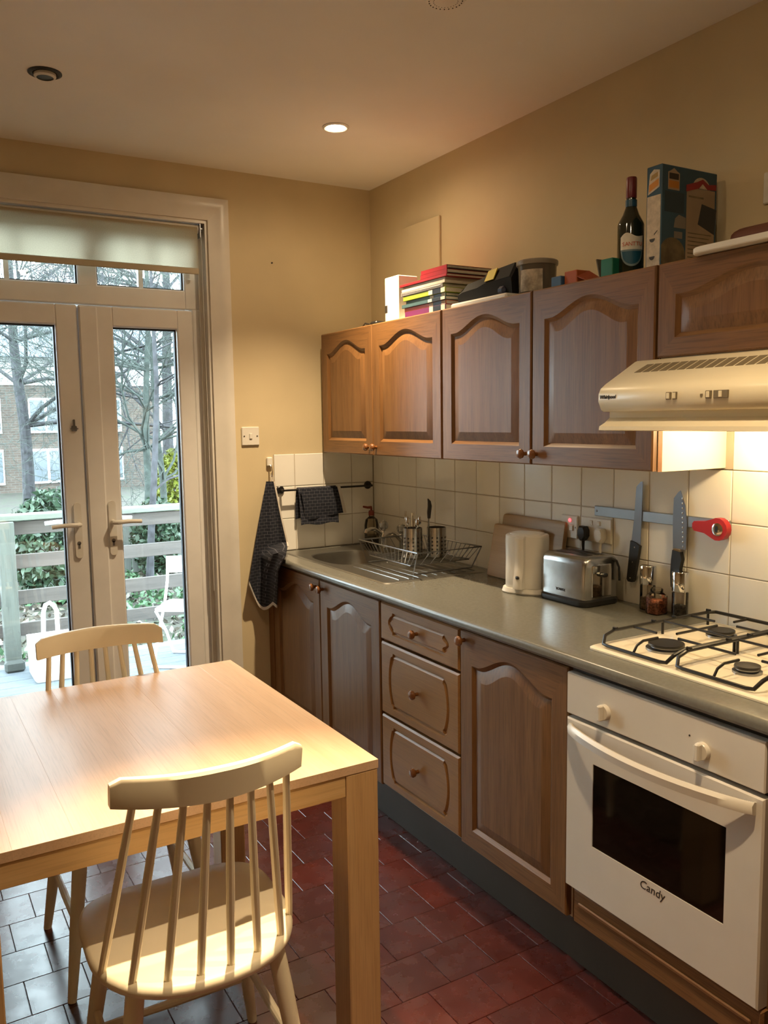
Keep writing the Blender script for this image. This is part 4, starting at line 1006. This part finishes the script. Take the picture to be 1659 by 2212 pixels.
build('contents', MB().lathe([(.055, .003), (.060, .085), (.02, .088)], (tcx, tcy, CZ), n=24), plain('tub_contents', (.22, .19, .15), .8, var=.4, vs=50), tb)
boxthing('blue_packet', 'small blue packet between the plastic tub and the orange box', 'packet', -.285, -.25, -1.64, -1.685, CZ, CZ+.042, plain('blue_card', (.04, .10, .20), .5))
ob = thing('orange_box', 'small orange cardboard box with an open flap on the wall cupboard', 'box', (-.24, -1.73, CZ))
build('carton', MB().box(-.275, -.22, -1.690, -1.745, CZ, CZ+.052, .002), plain('orange_card', (.40, .09, .02), .6), ob)
build('flap', MB().loft([[(-.275, -1.746, CZ+.03), (-.225, -1.746, CZ+.05), (-.225, -1.80, CZ+.018), (-.275, -1.80, CZ+.006)], [(-.275, -1.746, CZ+.032), (-.225, -1.746, CZ+.052), (-.225, -1.801, CZ+.020), (-.275, -1.801, CZ+.008)]]), plain('dark_orange_card', (.30, .06, .02), .6), ob, smooth=0)
gb = thing('green_box', 'small green box with a grey end beside the green bottle', 'box', (-.24, -1.85, CZ))
build('carton', MB().box(-.265, -.215, -1.835, -1.882, CZ+.012, CZ+.066, .002), plain('green_card', (.01, .16, .09), .5), gb)
build('grey_end', MB().loft([[(-.265, -1.833, CZ+.001), (-.215, -1.833, CZ+.001), (-.215, -1.815, CZ+.07), (-.265, -1.815, CZ+.07)], [(-.265, -1.836, CZ+.001), (-.215, -1.836, CZ+.001), (-.215, -1.819, CZ+.071), (-.265, -1.819, CZ+.071)]]), plain('grey_card', (.14, .12, .09), .6), gb, smooth=0)
build('base', MB().box(-.268, -.21, -1.83, -1.886, CZ, CZ+.0115, .001), M['paper'], gb)

def bottle(x, y, r, hgt, m, mc, label, neck=.3, lab=False):
    t = thing('bottle', label, 'bottle', (x, y, CZ)); z0 = CZ
    h1 = hgt*.56; h2 = hgt*.72
    build('glass', MB().lathe([(r*.9, 0), (r, .004), (r, h1*.96), (r*.96, h1), (r*.62, h1+(h2-h1)*.5), (r*.40, h2), (r*.36, hgt*.80), (r*.36, hgt*.99)], (x, y, z0), n=26), m, t)
    build('capsule', MB().lathe([(r*.385, hgt*.80), (r*.40, hgt*.81), (r*.40, hgt*.985), (r*.36, hgt)], (x, y, z0), n=20), mc, t)
    return t
grn = plain('dark_green_glass', (.012, .018, .010), .06, spec=.7)
bt = bottle(-.2, -1.890, .0385, .297, grn, plain('dark_red_foil', (.16, .02, .025), .35), 'dark green bottle with a red cap and a blue and white label')
def wrap(parent, name, x, y, r, a0, a1, outl, m, z0):
    """flat label bent round a bottle; outl = function s in 0..1 -> (zlow, zhigh)"""
    lo, hi = [], []
    for i in range(17):
        s = i/16; a = math.radians(a0+(a1-a0)*s); l, h_ = outl(s); lo.append((x+r*math.cos(a), y+r*math.sin(a), z0+l)); hi.append((x+r*math.cos(a), y+r*math.sin(a), z0+h_))
    return build(name, MB().loft([lo, hi], False, False, closed=False), m, parent, fixn=False)
wrap(bt, 'neck_label', -.2, -1.89, .0170, 150, 300, lambda s: (.212, .232), plain('blue_foil', (.02, .08, .14), .35), CZ)
lbw = wrap(bt, 'label', -.2, -1.89, .0392, 178, 282, lambda s: (.086, .122+.008*math.sin(math.pi*s)+.006*math.sin(7*s)), M['paper'], CZ)
wrap(bt, 'label', -.2, -1.89, .0390, 178, 282, lambda s: (.086-.048*math.sqrt(max(0, 1-(2*s-1)**2)), .087), plain('label_grey_blue', (.17, .24, .26), .5), CZ)
wrap(bt, 'label', -.2, -1.89, .0393, 186, 274, lambda s: (.080-.036*math.sqrt(max(0, 1-(2*s-1)**2)), .081), plain('label_blue', (.012, .09, .15), .4), CZ)
rd = plain('label_red', (.55, .10, .04), .5)
for i, ch in enumerate('SANTTU'):
    a = math.radians(193+i*15); ca, sa = math.cos(a), math.sin(a)
    text('letter', ch, .016, rd, bt, (-.2+.0399*ca, -1.89+.0399*sa, CZ+.101), (-sa, ca, 0), (0,0,1), .0003)
cb = thing('clear_bottle', 'small clear glass bottle with a grey label between the two dark bottles', 'bottle', (-.12, -1.945, CZ))
build('glass', MB().lathe([(.022, 0), (.024, .003), (.024, .13), (.012, .155), (.010, .20)], (-.135, -1.935, CZ), n=20), glass('pale_glass', (.8, .78, .7), 1.8, .02, .2, (.5, .45, .35)), cb)
build('label', MB().lathe([(.0244, .045), (.0244, .105)], (-.135, -1.935, CZ), n=20, cap0=False, cap1=False), plain('grey_green_label', (.10, .13, .10), .6), cb)
bottle(-.062, -1.945, .037, .30, plain('black_glass', (.006, .006, .005), .06), plain('maroon_foil', (.07, .008, .012), .4), 'black wine bottle half hidden behind the blue carton')

# blue carton, all print flat on its two visible faces
bx = thing('blue_carton', 'tall blue printed food carton standing on the wall cupboard', 'box', (-.155, -2.03, CZ))
BX0, BX1, BY0, BY1, BT = -.262, -.035, -2.004, -2.058, 2.215
blue = plain('carton_blue', (.025, .085, .14), .45, var=.12); 
build('carton', MB().box(BX0, BX1, BY0, BY1, CZ, BT, .002), blue, bx)
PM = dict(white=plain('print_white', (.55, .46, .34), .6, var=.12, vs=60), cream=plain('print_cream', (.40, .30, .20), .6, var=.1), org=plain('print_orange', (.55, .22, .03), .5), red=plain('print_red', (.30, .02, .025), .5), dk=plain('print_slate', (.03, .035, .04), .5), olive=plain('print_olive', (.17, .13, .07), .5, var=.25, vs=25), grey=plain('print_grey', (.22, .20, .17), .5), ink=M['print'], gold=plain('print_gold', (.33, .21, .06), .5), navy=plain('print_navy', (.018, .045, .07), .5))
fl = lambda u, v, w: (BX0-w, BY0-u, v)                 # narrow face
ff = lambda u, v, w: (BX0+u, BY1-w, v)                 # wide face
cnt = [0]
def pr(fn_, pts, m, lvl=1, name='print'):
    build(name, MB().prism(pts, -.0002, .0003*lvl, fn_), PM[m], bx, smooth=0)
def rc(u0, u1, v0, v1): return [(u0, v0), (u1, v0), (u1, v1), (u0, v1)]
pr(fl, rc(.004, .051, CZ+.003, 2.135), 'white')
pr(fl, [(.006, 2.14), (.046, 2.155), (.046, 2.20), (.026, 2.205), (.012, 2.195)], 'white', 2); pr(fl, [(.010, 2.147), (.043, 2.160), (.043, 2.178), (.010, 2.166)], 'org', 3); pr(fl, [(.014, 2.176), (.040, 2.184), (.040, 2.196), (.018, 2.190)], 'gold', 3)
for v0 in (2.020, 1.972):
    pr(fl, [(.016+.010*math.cos(math.radians(a))+.008, v0+.010*math.sin(math.radians(a))) for a in range(180, 361, 30)] + [(.026, v0), (.022, v0)], 'ink', 2)
pr(fl, [(.030, 2.028), (.042, 2.038), (.042, 2.041), (.030, 2.032)], 'ink', 2)
pr(ff, [(.024, 2.150), (.070, 2.150), (.070, 2.196), (.060, 2.200), (.047, 2.208), (.034, 2.200), (.024, 2.196)], 'cream', 2); pr(ff, rc(.027, .067, 2.155, 2.174), 'org', 3); pr(ff, rc(.028, .066, 2.178, 2.194), 'ink', 3)
pr(ff, [(.047+.052*math.cos(math.radians(a)), 1.975+.048*math.sin(math.radians(a))) for a in range(0, 360, 15) if .047+.052*math.cos(math.radians(a)) > .001], 'olive', 1)
pr(ff, rc(.012, .090, 2.09, 2.145), 'navy', 1); pr(ff, [(.050, 2.05), (.098, 2.05), (.098, 2.08), (.07, 2.086), (.055, 2.075)], 'grey', 2); pr(ff, rc(.052, .085, 2.022, 2.040), 'grey', 2)
pr(ff, rc(.100, .218, CZ+.003, 2.165), 'cream', 1)
pr(ff, [(.160+.036*math.cos(math.radians(a)), 2.166+.030*math.sin(math.radians(a))) for a in range(0, 181, 15)], 'white', 2); pr(ff, [(.098, 2.152), (.150, 2.166), (.165, 2.180), (.185, 2.166), (.222, 2.168), (.222, 2.184), (.190, 2.180), (.165, 2.192), (.140, 2.182), (.098, 2.170)], 'red', 3)
pr(ff, [(.148, 2.068), (.218, 2.045), (.2255, 2.115), (.163, 2.125)], 'dk', 2)
for i in range(9): pr(ff, rc(.108, .205-(i % 3)*.008, 2.040-i*.011, 2.0425-i*.011), 'olive', 2, 'print_line')
pr(ff, rc(.108, .17, 2.138, 2.143), 'olive', 2, 'print_line')

wt_ = build('white_chopping_board', MB().loft([[(x, y, CZ+z_) for x, y in rrect(-.345+d, -.06-d, -2.72+d, -2.215-d, .04)] for d, z_ in ((.002, .0085), (0, .011), (0, .022), (.002, .0245))]), M['white'], loc=(-.2, -2.45, CZ+.0085)); tag(wt_, 'white board lying on the short cupboard above the hood', 'board')
mb = MB().loft([oval(-.20, 0, .06, .01, 0)[:1]*3] if False else [[(-.17+ax*math.cos(2*math.pi*i/14), y, CZ+.025+.030+az*math.sin(2*math.pi*i/14)) for i in range(14)] for y, ax, az in ((-2.235, .02, .015), (-2.241, .04, .026), (-2.262, .05, .030), (-2.5, .05, .030), (-2.6, .04, .026))])
tag(build('brown_roll', mb, plain('brown_paper', (.13, .04, .02), .6), loc=(-.17, -2.43, CZ+.025)), 'brown rounded roll resting on the white board', 'roll')
boxthing('white_canister', 'tall white canister behind the brown roll', 'canister', -.10, -.02, -2.208, -2.29, CZ, CZ+.0, M['white']) if False else None
# ================================================================ table and chairs
tbl = thing('dining_table', 'square birch dining table with thick square legs', 'table', (-1.64, -1.58, 0))
TX0_, TX1_, TY0_, TY1_ = -2.095, -1.190, -2.072, -1.092; TZ = .742
npl = 8; w = (TX1_-TX0_)/npl
for i in range(npl):
    build('plank', MB().box(TX0_+w*i, TX0_+w*(i+1), TY0_, TY1_, TZ-.021, TZ, .0003), M['birchy'], tbl, smooth=0)
lg = .085
for x0 in (TX0_, TX1_-lg):
    for y0 in (TY0_, TY1_-lg): build('leg', MB().box(x0+.001, x0+lg-.001, y0+.001, y0+lg-.001, 0, TZ-.0215, .003), M['birchz'], tbl)
za, zb_ = .668, TZ-.0215
build('apron', MB().box(TX0_+lg, TX1_-lg, TY0_+.003, TY0_+.025, za, zb_, .002), M['birchx'], tbl); build('apron', MB().box(TX0_+lg, TX1_-lg, TY1_-.025, TY1_-.003, za, zb_, .002), M['birchx'], tbl)
build('apron', MB().box(TX0_+.003, TX0_+.025, TY0_+lg, TY1_-lg, za, zb_, .002), M['birchy'], tbl); build('apron', MB().box(TX1_-.025, TX1_-.003, TY0_+lg, TY1_-lg, za, zb_, .002), M['birchy'], tbl)

def make_chair(label):
    c = thing('spindle_chair', label, 'chair', (0, 0, 0), 'spindle back chairs at the dining table')
    def seat_out(k, z):
        pts = []; n = 48
        for i in range(n):
            a = 2*math.pi*i/n; ca, sa = math.cos(a), math.sin(a)
            ex = 4.5 if sa > 0 else 2.3
            hx = .218+k; hy = (.205 if sa > 0 else .225)+k
            pts.append((hx*math.copysign(abs(ca)**(2/ex), ca)*(1.0 if sa > 0 else 1.0), -.01+hy*math.copysign(abs(sa)**(2/ex), sa), z))
        return pts
    build('seat', MB().loft([seat_out(-.016, .422), seat_out(-.002, .430), seat_out(0, .440), seat_out(-.003, .450), seat_out(-.010, .454), seat_out(-.05, .4535), seat_out(-.12, .449)]), M['chair'], c, local=True, smooth=50)
    bases = [(-.200, -.095), (-.155, -.160), (-.093, -.189), (-.031, -.203)]; bases += [(-x, y) for x, y in bases[::-1]]
    cy = lambda x: -.267+.060*(x/.188)**2
    for i, (bx_, by_) in enumerate(bases):
        tx_ = -.150+.0429*i; t = (tx_, cy(tx_), .842)
        b0 = Vector((bx_, by_, .444)); t = Vector(t)
        build('spindle', MB().tube([b0, b0.lerp(t, .35), b0.lerp(t, .7), t], [.0078, .0088, .0082, .0072], 10), M['chair'], c, local=True)
    loops = []; n = 21
    for i in range(n):
        s = -1+2*i/(n-1); x = .188*s; y = cy(x); e = abs(s)
        top = .896-.012*max(0, (e-.88)/.12)**2-.003*e; bt_ = .828+.004*e
        sl_ = .008
        th_ = .0105
        loops.append([(x, y-th_, bt_+.003), (x, y+th_, bt_+.003), (x, y+th_-sl_, top-.006), (x, y+th_-sl_-.004, top), (x, y-th_-sl_+.004, top), (x, y-th_-sl_, top-.006), ])
    build('crest_rail', MB().loft(loops), M['chair'], c, local=True, smooth=40)
    feet = {}
    for sx in (-1, 1):
        for sy in (-1, 1):
            a = Vector((sx*.145, -.01+sy*.135, .432)); f = Vector((sx*.205, sy*.195, 0)); feet[sx, sy] = (a, f)
            build('leg', MB().tube([a, a.lerp(f, .25), a.lerp(f, .6), a.lerp(f, .94), f], [.0185, .0195, .017, .0125, .0115], 14), M['chair'], c, local=True)
    at = lambda k, t: feet[k][0].lerp(feet[k][1], t)
    for sx in (-1, 1):
        build('stretcher', MB().tube([at((sx, -1), .55), at((sx, -1), .55).lerp(at((sx, 1), .55), .5), at((sx, 1), .55)], [.008, .0105, .008], 10), M['chair'], c, local=True)
    build('stretcher', MB().tube([at((-1, 1), .68), at((-1, 1), .68).lerp(at((1, 1), .68), .5), at((1, 1), .68)], [.008, .0105, .008], 10), M['chair'], c, local=True)
    return c
ch = make_chair('cream spindle back chair facing the glazed doors from the open side of the table'); ch.location = (-1.632, -1.990, 0); ch.rotation_euler.z = math.radians(-2)
ch2 = copy_tree(ch); ch2['label'] = 'cream spindle back chair standing with its back to the glazed doors'; ch2.location = (-1.60, -1.29, 0); ch2.rotation_euler.z = math.radians(180)

# ================================================================ outside
DZ = -.10
M['deck'] = wood('weathered_deck', (.085, .10, .115), (.13, .15, .17), 'x', .8, dark=.7)
M['railwood'] = wood('weathered_rail', (.062, .054, .05), (.105, .09, .083), 'x', .8, dark=.7)
M['railtop'] = wood('mossy_rail', (.10, .115, .095), (.16, .175, .15), 'x', .8, dark=.75)
M['postwood'] = wood('weathered_post', (.062, .068, .06), (.10, .11, .097), 'z', .85, dark=.7)
M['outwhite'] = plain('garden_white', (.80, .82, .82), .4)
deck = struct('deck', MB().box(-4.2, 2.2, T, 2.45, DZ-.12, DZ-.028), M['railwood'], smooth=0)
for i in range(15):
    y0 = T+.02+i*.146
    build('plank', MB().box(-4.2, 2.2, y0, y0+.140, DZ-.028, DZ, .003), M['deck'], deck)
rl = thing('deck_railing', 'weathered timber railing with wide boards round the garden deck', 'railing', (-1, 2.36, DZ))
build('top_rail', MB().box(-4.2, 2.2, 2.31, 2.43, .895, .935, .004), M['railtop'], rl)
for z0, z1 in ((.795, .885), (.565, .660), (.318, .415), (.105, .192)):
    build('board', MB().box(-4.2, 2.2, 2.365, 2.39, z0, z1, .003), M['railwood'], rl)
for px in (-3.3, -1.485, .33, 2.1):
    build('post', MB().box(px-.05, px+.05, 2.392 if False else 2.265, 2.363, DZ, .893, .004), M['postwood'], rl)
ft = MB().box(-1.55, -1.425, 2.20, 2.264, DZ, DZ+.075, .015); tag(build('stone_block', ft, plain('dark_stone', (.05, .055, .05), .8), loc=(-1.49, 2.23, DZ)), 'small dark stone block against the foot of the railing post', 'block')
# white box with a loop handle
pbx = thing('white_tub', 'square white box with a tall loop handle standing on the deck', 'box', (-1.29, 1.98, DZ))
x0, x1, y0, y1 = -1.415, -1.135, 1.86, 2.12
mb = MB(); fnq = lambda k, z: [(x, y, z) for x, y in rrect(x0+k, x1-k, y0+k, y1-k, .015)]
mb.loft([fnq(.012, DZ+.001), fnq(0, DZ+.02), fnq(-.006, .155), fnq(-.006, .165), fnq(.004, .165), fnq(.008, DZ+.02)]); build('tub', mb, M['outwhite'], pbx)
build('handle', MB().tube([(-1.335, 1.99, .14), (-1.325, 1.99, .33), (-1.31, 1.99, .375), (-1.285, 1.99, .385), (-1.262, 1.99, .365), (-1.245, 1.99, .33), (-1.245, 1.99, .14)], .014, 8), M['outwhite'], pbx)
# folding garden chairs
def folding_chair(label):
    c = thing('folding_chair', label, 'chair', (0, 0, 0), 'white folding chairs on the deck')
    r = .0115
    for sx in (-.20, .20):
        build('front_leg', MB().tube([(sx, -.24, .012), (sx, -.20, .05), (sx, .10, .46), (sx, .17, .60), (sx, .20, .74)], r, 8), M['outwhite'], c, local=True)
        build('rear_leg', MB().tube([(sx*.92, .20, .012), (sx*.92, .05, .22), (sx*.92, -.16, .425)], r, 8), M['outwhite'], c, local=True)
    build('seat', MB().loft([[(x, y, z) for x, y in rrect(-.19+d, .19-d, -.20+d, .17-d, .04)] for d, z in ((.004, .430), (0, .436), (0, .447), (.005, .452))]), M['outwhite'], c, local=True)
    lp = []
    for s in (-1, -.6, -.2, .2, .6, 1):
        x = .215*s; y = .20+.03*(1-s*s); lp.append([(x, y-.008, .66), (x, y+.008, .66), (x, y+.022, .77), (x, y+.018, .79), (x, y+.008, .79), (x, y+.004, .77)])
    build('backrest', MB().loft(lp), M['outwhite'], c, local=True, smooth=40)
    for y in (-.235, .19): build('cross_tube', MB().tube([(-.20 if y < 0 else -.184, y, .014), (.20 if y < 0 else .184, y, .014)], r, 8), M['outwhite'], c, local=True)
    return c
fc = folding_chair('white folding garden chair on the deck, well away from the railing post'); fc.location = (-.43, 1.86, DZ); fc.rotation_euler.z = math.radians(-35); fc.scale = (.88, .88, .88)
fc2 = copy_tree(fc); fc2['label'] = 'white folding garden chair on the deck beside the railing post'; fc2.location = (-1.90, 1.72, DZ); fc2.rotation_euler.z = math.radians(-70)

# ground
m, nt, b = newmat('garden_soil'); v = coords(nt, rnd=False)
nt.links.new(ramp(nt, noise(nt, v, 3.0, 8, .7), [(.35, (.022, .02, .016)), (.5, (.045, .04, .032)), (.62, (.03, .045, .022)), (.75, (.06, .058, .048))]), b.inputs['Base Color']); b.inputs['Roughness'].default_value = .95
bump(nt, b, noise(nt, v, 18, 6), .8, .05); GZ = -.62
struct('ground', MB().box(-30, 40, .24, 70, GZ-.3, GZ), m, smooth=0)
def leafmat(name, c1, c2):
    m, nt, b = newmat(name); v = coords(nt, rnd=False)
    nt.links.new(ramp(nt, noise(nt, v, 14, 3), [(.35, c1), (.65, c2)]), b.inputs['Base Color']); b.inputs['Roughness'].default_value = .5; return m
rng = np.random.default_rng(5)
def mesh_np(name, V, F, mat_, parent=None, loc=(0,0,0)):
    me = bpy.data.meshes.new(name); nv, nf, k = len(V), len(F), F.shape[1]
    me.vertices.add(nv); me.vertices.foreach_set('co', V.astype(np.float32).ravel()); me.loops.add(nf*k); me.loops.foreach_set('vertex_index', F.astype(np.int32).ravel())
    me.polygons.add(nf); me.polygons.foreach_set('loop_start', np.arange(0, nf*k, k, dtype=np.int32)); me.update(calc_edges=True); me.validate()
    me.materials.append(mat_); o = bpy.data.objects.new(name, me); C.objects.link(o); o.location = loc
    if parent: o.parent = parent
    return o
def leaves(name, pos, size, mat_, parent=None, loc=(0,0,0)):
    n = len(pos); a = rng.normal(size=(n, 3)); a /= np.linalg.norm(a, axis=1)[:, None]; b_ = np.cross(a, rng.normal(size=(n, 3))); b_ /= np.linalg.norm(b_, axis=1)[:, None]
    s = (size*rng.uniform(.6, 1.3, n))[:, None]; c_ = np.cross(a, b_)
    V = np.stack([pos-a*s, pos+b_*s*.5+c_*s*.15, pos+a*s, pos-b_*s*.5+c_*s*.15], 1).reshape(-1, 3); F = np.arange(4*n).reshape(-1, 4)
    return mesh_np(name, V, F, mat_, parent, loc)
def blob(n, c_, r):
    d = rng.normal(size=(n, 3)); d /= np.linalg.norm(d, axis=1)[:, None]; return np.array(c_)+d*np.array(r)*(rng.uniform(.55, 1.0, n)**.6)[:, None]
G1 = leafmat('ivy_leaf', (.022, .06, .025), (.06, .13, .055)); G2 = leafmat('dark_evergreen_leaf', (.012, .032, .016), (.04, .075, .04)); G3 = leafmat('golden_conifer_leaf', (.11, .14, .012), (.22, .24, .03)); G4 = leafmat('dead_leaf', (.055, .045, .035), (.13, .115, .09))
p = np.column_stack([rng.uniform(-3.5, 4, 9000), rng.uniform(2.6, 10, 9000), GZ+rng.uniform(0, .12, 9000)]); keep = (np.sin(p[:,0]*2.3)+np.cos(p[:,1]*1.9+p[:,0])) > -.2
tag(leaves('ivy_ground_cover', p[keep], .05, G1), 'low green ivy leaves spreading over the garden ground', 'ivy', kind='stuff')
p = np.column_stack([rng.uniform(-3.5, 4, 7000), rng.uniform(2.6, 10, 7000), GZ+rng.uniform(0, .05, 7000)])
tag(leaves('leaf_litter', p, .045, G4), 'pale dead leaves strewn over the garden soil', 'leaf litter', kind='stuff')
M['bark'] = plain('grey_bark', (.042, .042, .048), .9, var=.3, vs=12, bmp=.5, bs=40); M['bark2'] = plain('greenish_bark', (.055, .07, .062), .9, var=.25, vs=9, bmp=.5, bs=40)
def tree(label, base, hgt, r0, seed, barkm, lean=(0,0), first=.35, nmain=16, blen=2.6, levels=3, group='bare trees in the garden', droop=0.0, nsub=(7, 6, 4)):
    g = np.random.default_rng(seed); segs = []; trunk = []
    def limb(p, d, ln, r, lev):
        n_ = 7 if lev == 0 else (5 if lev == 1 else 4); pts = [p]; q = np.array(p, float); dd = np.array(d, float); rad = [r]
        for i in range(n_):
            dd = dd+g.normal(size=3)*(.16+.05*lev)+np.array([0, 0, .03-droop]); dd /= np.linalg.norm(dd); q = q+dd*ln/n_; pts.append(q.copy()); rad.append(r*(1-.75*(i+1)/n_))
        for i in range(n_): segs.append((pts[i], pts[i+1], rad[i], rad[i+1]))
        if lev < levels-1:
            for _ in range(nsub[min(lev, len(nsub)-1)]):
                t = g.uniform(.25, 1); k = min(int(t*n_), n_-1); s = pts[k+1]
                nd = dd*.6+g.normal(size=3)*.65; nd /= np.linalg.norm(nd); limb(s, nd, ln*g.uniform(.35, .6), max(rad[k+1]*.6, .0032), lev+1)
    q = np.array([0, 0, 0.]); nt_ = 12; tp = [q.copy()]; tr_ = [r0*1.15]
    for i in range(nt_):
        q = q+np.array([lean[0]+g.normal()*.03, lean[1]+g.normal()*.03, hgt/nt_]); tp.append(q.copy()); tr_.append(r0*(1-.8*(i+1)/nt_))
    t = thing('bare_tree', label, 'tree', base, group)
    build('trunk', MB().tube([tuple(a) for a in tp], tr_, 10), barkm, t, local=True)
    for _ in range(nmain):
        f_ = g.uniform(first, .98); k = min(int(f_*nt_), nt_-1); a = g.uniform(0, 2*math.pi); d = np.array([math.cos(a), math.sin(a), g.uniform(.0, .7)]); d /= np.linalg.norm(d)
        limb(tp[k], d, blen*(1.15-f_*.6), tr_[k]*.5, 0)
    S = segs; n = len(S); A = np.array([s[0] for s in S]); B = np.array([s[1] for s in S]); ra = np.array([s[2] for s in S])[:, None]; rb = np.array([s[3] for s in S])[:, None]
    d = B-A; d /= np.linalg.norm(d, axis=1)[:, None]+1e-9; h = np.where(np.abs(d[:, 2:3]) < .9, [[0, 0, 1.]], [[1., 0, 0]]); u = np.cross(d, h); u /= np.linalg.norm(u, axis=1)[:, None]; w_ = np.cross(d, u)
    ang = [0, 2*math.pi/3, 4*math.pi/3]; V = []
    for P_2, R_2 in ((A, ra), (B, rb)):
        for a in ang: V.append(P_2+R_2*(math.cos(a)*u+math.sin(a)*w_))
    V = np.stack(V, 1).reshape(-1, 3); o = np.arange(n)[:, None]*6
    F = np.concatenate([o+np.array([[i, (i+1) % 3, 3+(i+1) % 3, 3+i]]) for i in range(3)], 0)
    tag(mesh_np('branches', V, F, barkm, t), kind='stuff')
tree('bare grey tree with one stout straight trunk in front of the brick house', (-.10, 12.0, GZ), 8.5, .115, 3, M['bark'], first=.30, nmain=24, blen=4.2, levels=4, nsub=(8, 6, 4))
tree('bare tree with a pale greenish trunk behind the garden fence', (1.22, 9.0, GZ), 7.0, .062, 11, M['bark2'], first=.22, nmain=34, blen=3.0, levels=4, nsub=(9, 7, 5))
tree('slim bare tree with a pale trunk beside the golden conifer', (1.62, 9.6, GZ), 7.5, .058, 17, M['bark2'], first=.2, nmain=34, blen=3.0, levels=4, nsub=(9, 7, 5))
tree('thin dark bare tree with drooping twigs behind the folding chair', (.62, 6.8, GZ), 5.2, .05, 23, M['bark'], first=.3, nmain=14, blen=2.2, levels=4, nsub=(8, 6, 4), lean=(.02, .02))
tree('tall bare tree standing farther off beside the brick house', (4.2, 18.0, GZ), 11, .16, 31, M['bark'], first=.2, nmain=30, blen=5, nsub=(8, 7))
tree('wide bare tree standing farther off towards the left of the brick house', (-3.2, 16.5, GZ), 10, .15, 37, M['bark'], first=.2, nmain=26, blen=5, nsub=(8, 7))
def shrub(label, c_, r, n, size, mat_, name='shrub'):
    t = thing(name, label, 'shrub', (c_[0], c_[1], GZ)); build('stem', MB().tube([(c_[0], c_[1], GZ), (c_[0]+.03, c_[1], c_[2])], [.04, .015], 7), M['bark'], t)
    tag(leaves('foliage', blob(n, (0, 0, c_[2]-GZ), r), size, mat_, t), kind='stuff')
shrub('dark evergreen bush growing behind the deck railing under the stout tree', (-.42, 7.0, .05), (.55, .5, .72), 5200, .055, G2)
shrub('small dark green bush between the pale tree trunks', (1.05, 8.0, -.05), (.35, .35, .55), 2500, .05, G2)
shrub('golden yellow conifer bush beyond the garden fence', (2.02, 10.2, .25), (.35, .35, .85), 3500, .05, G3)
shrub('loose green bush at the foot of the brick house', (-1.6, 9.5, -.1), (.8, .6, .6), 4200, .05, G1)
# garden fence
fn_ = thing('garden_fence', 'pale weathered upright board fence across the garden', 'fence', (1.5, 8.3, GZ))
M['fence'] = wood('pale_fence', (.13, .14, .125), (.19, .20, .18), 'z', .9)
for i in range(30): build('fence_board', MB().box(.25+i*.135, .25+i*.135+.125, 8.30+.01*(i % 2), 8.325+.01*(i % 2), GZ, .16, .003), M['fence'], fn_)
build('fence_rail', MB().box(.2, 4.4, 8.335, 8.37, -.05, .03), M['fence'], fn_)
# brick house
hs = thing('brick_house', 'brick house with white windows and a grey roof beyond the trees', 'house', (2, 26, GZ))
M['hbrick'] = brickmat('house_brick', (.075, .055, .045), (.10, .075, .06), (.12, .115, .10), .22, .075, .008, .9, flipv=True)
build('wall', MB().box(-5, 6, 25, 31, GZ, 2.75), M['hbrick'], hs, smooth=0)
build('rendered_storey', MB().box(-5.02, 6.02, 24.97, 31, 2.75, 3.6), plain('white_render', (.5, .5, .49), .8), hs, smooth=0)
build('roof', MB().add([(-5.4, 24.5, 3.6), (6.4, 24.5, 3.6), (6.4, 31.4, 3.6), (-5.4, 31.4, 3.6), (-5.4, 28, 5.0), (6.4, 28, 5.0)], [(0,1,5,4), (2,3,4,5), (1,2,5), (3,0,4), (3,2,1,0)]), plain('slate_roof', (.10, .12, .15), .7), hs, smooth=0)
for x_, z_ in ((.55, 1.25), (-2.0, 1.25), (2.35, 1.25), (4.2, 1.25), (.55, -.35), (2.35, -.35), (4.2, -.35)):
    wf = MB(); wf.box(x_-.5, x_+.5, 24.93, 25.02, z_, z_+1.1); f_ = build('window', wf, M['outwhite'], hs, smooth=0)
    for dx in (-.25, .25): build('pane', MB().box(x_+dx-.21, x_+dx+.21, 24.915, 24.94, z_+.07, z_+1.03), plain('dark_pane', (.12, .14, .16), .1), f_, smooth=0)
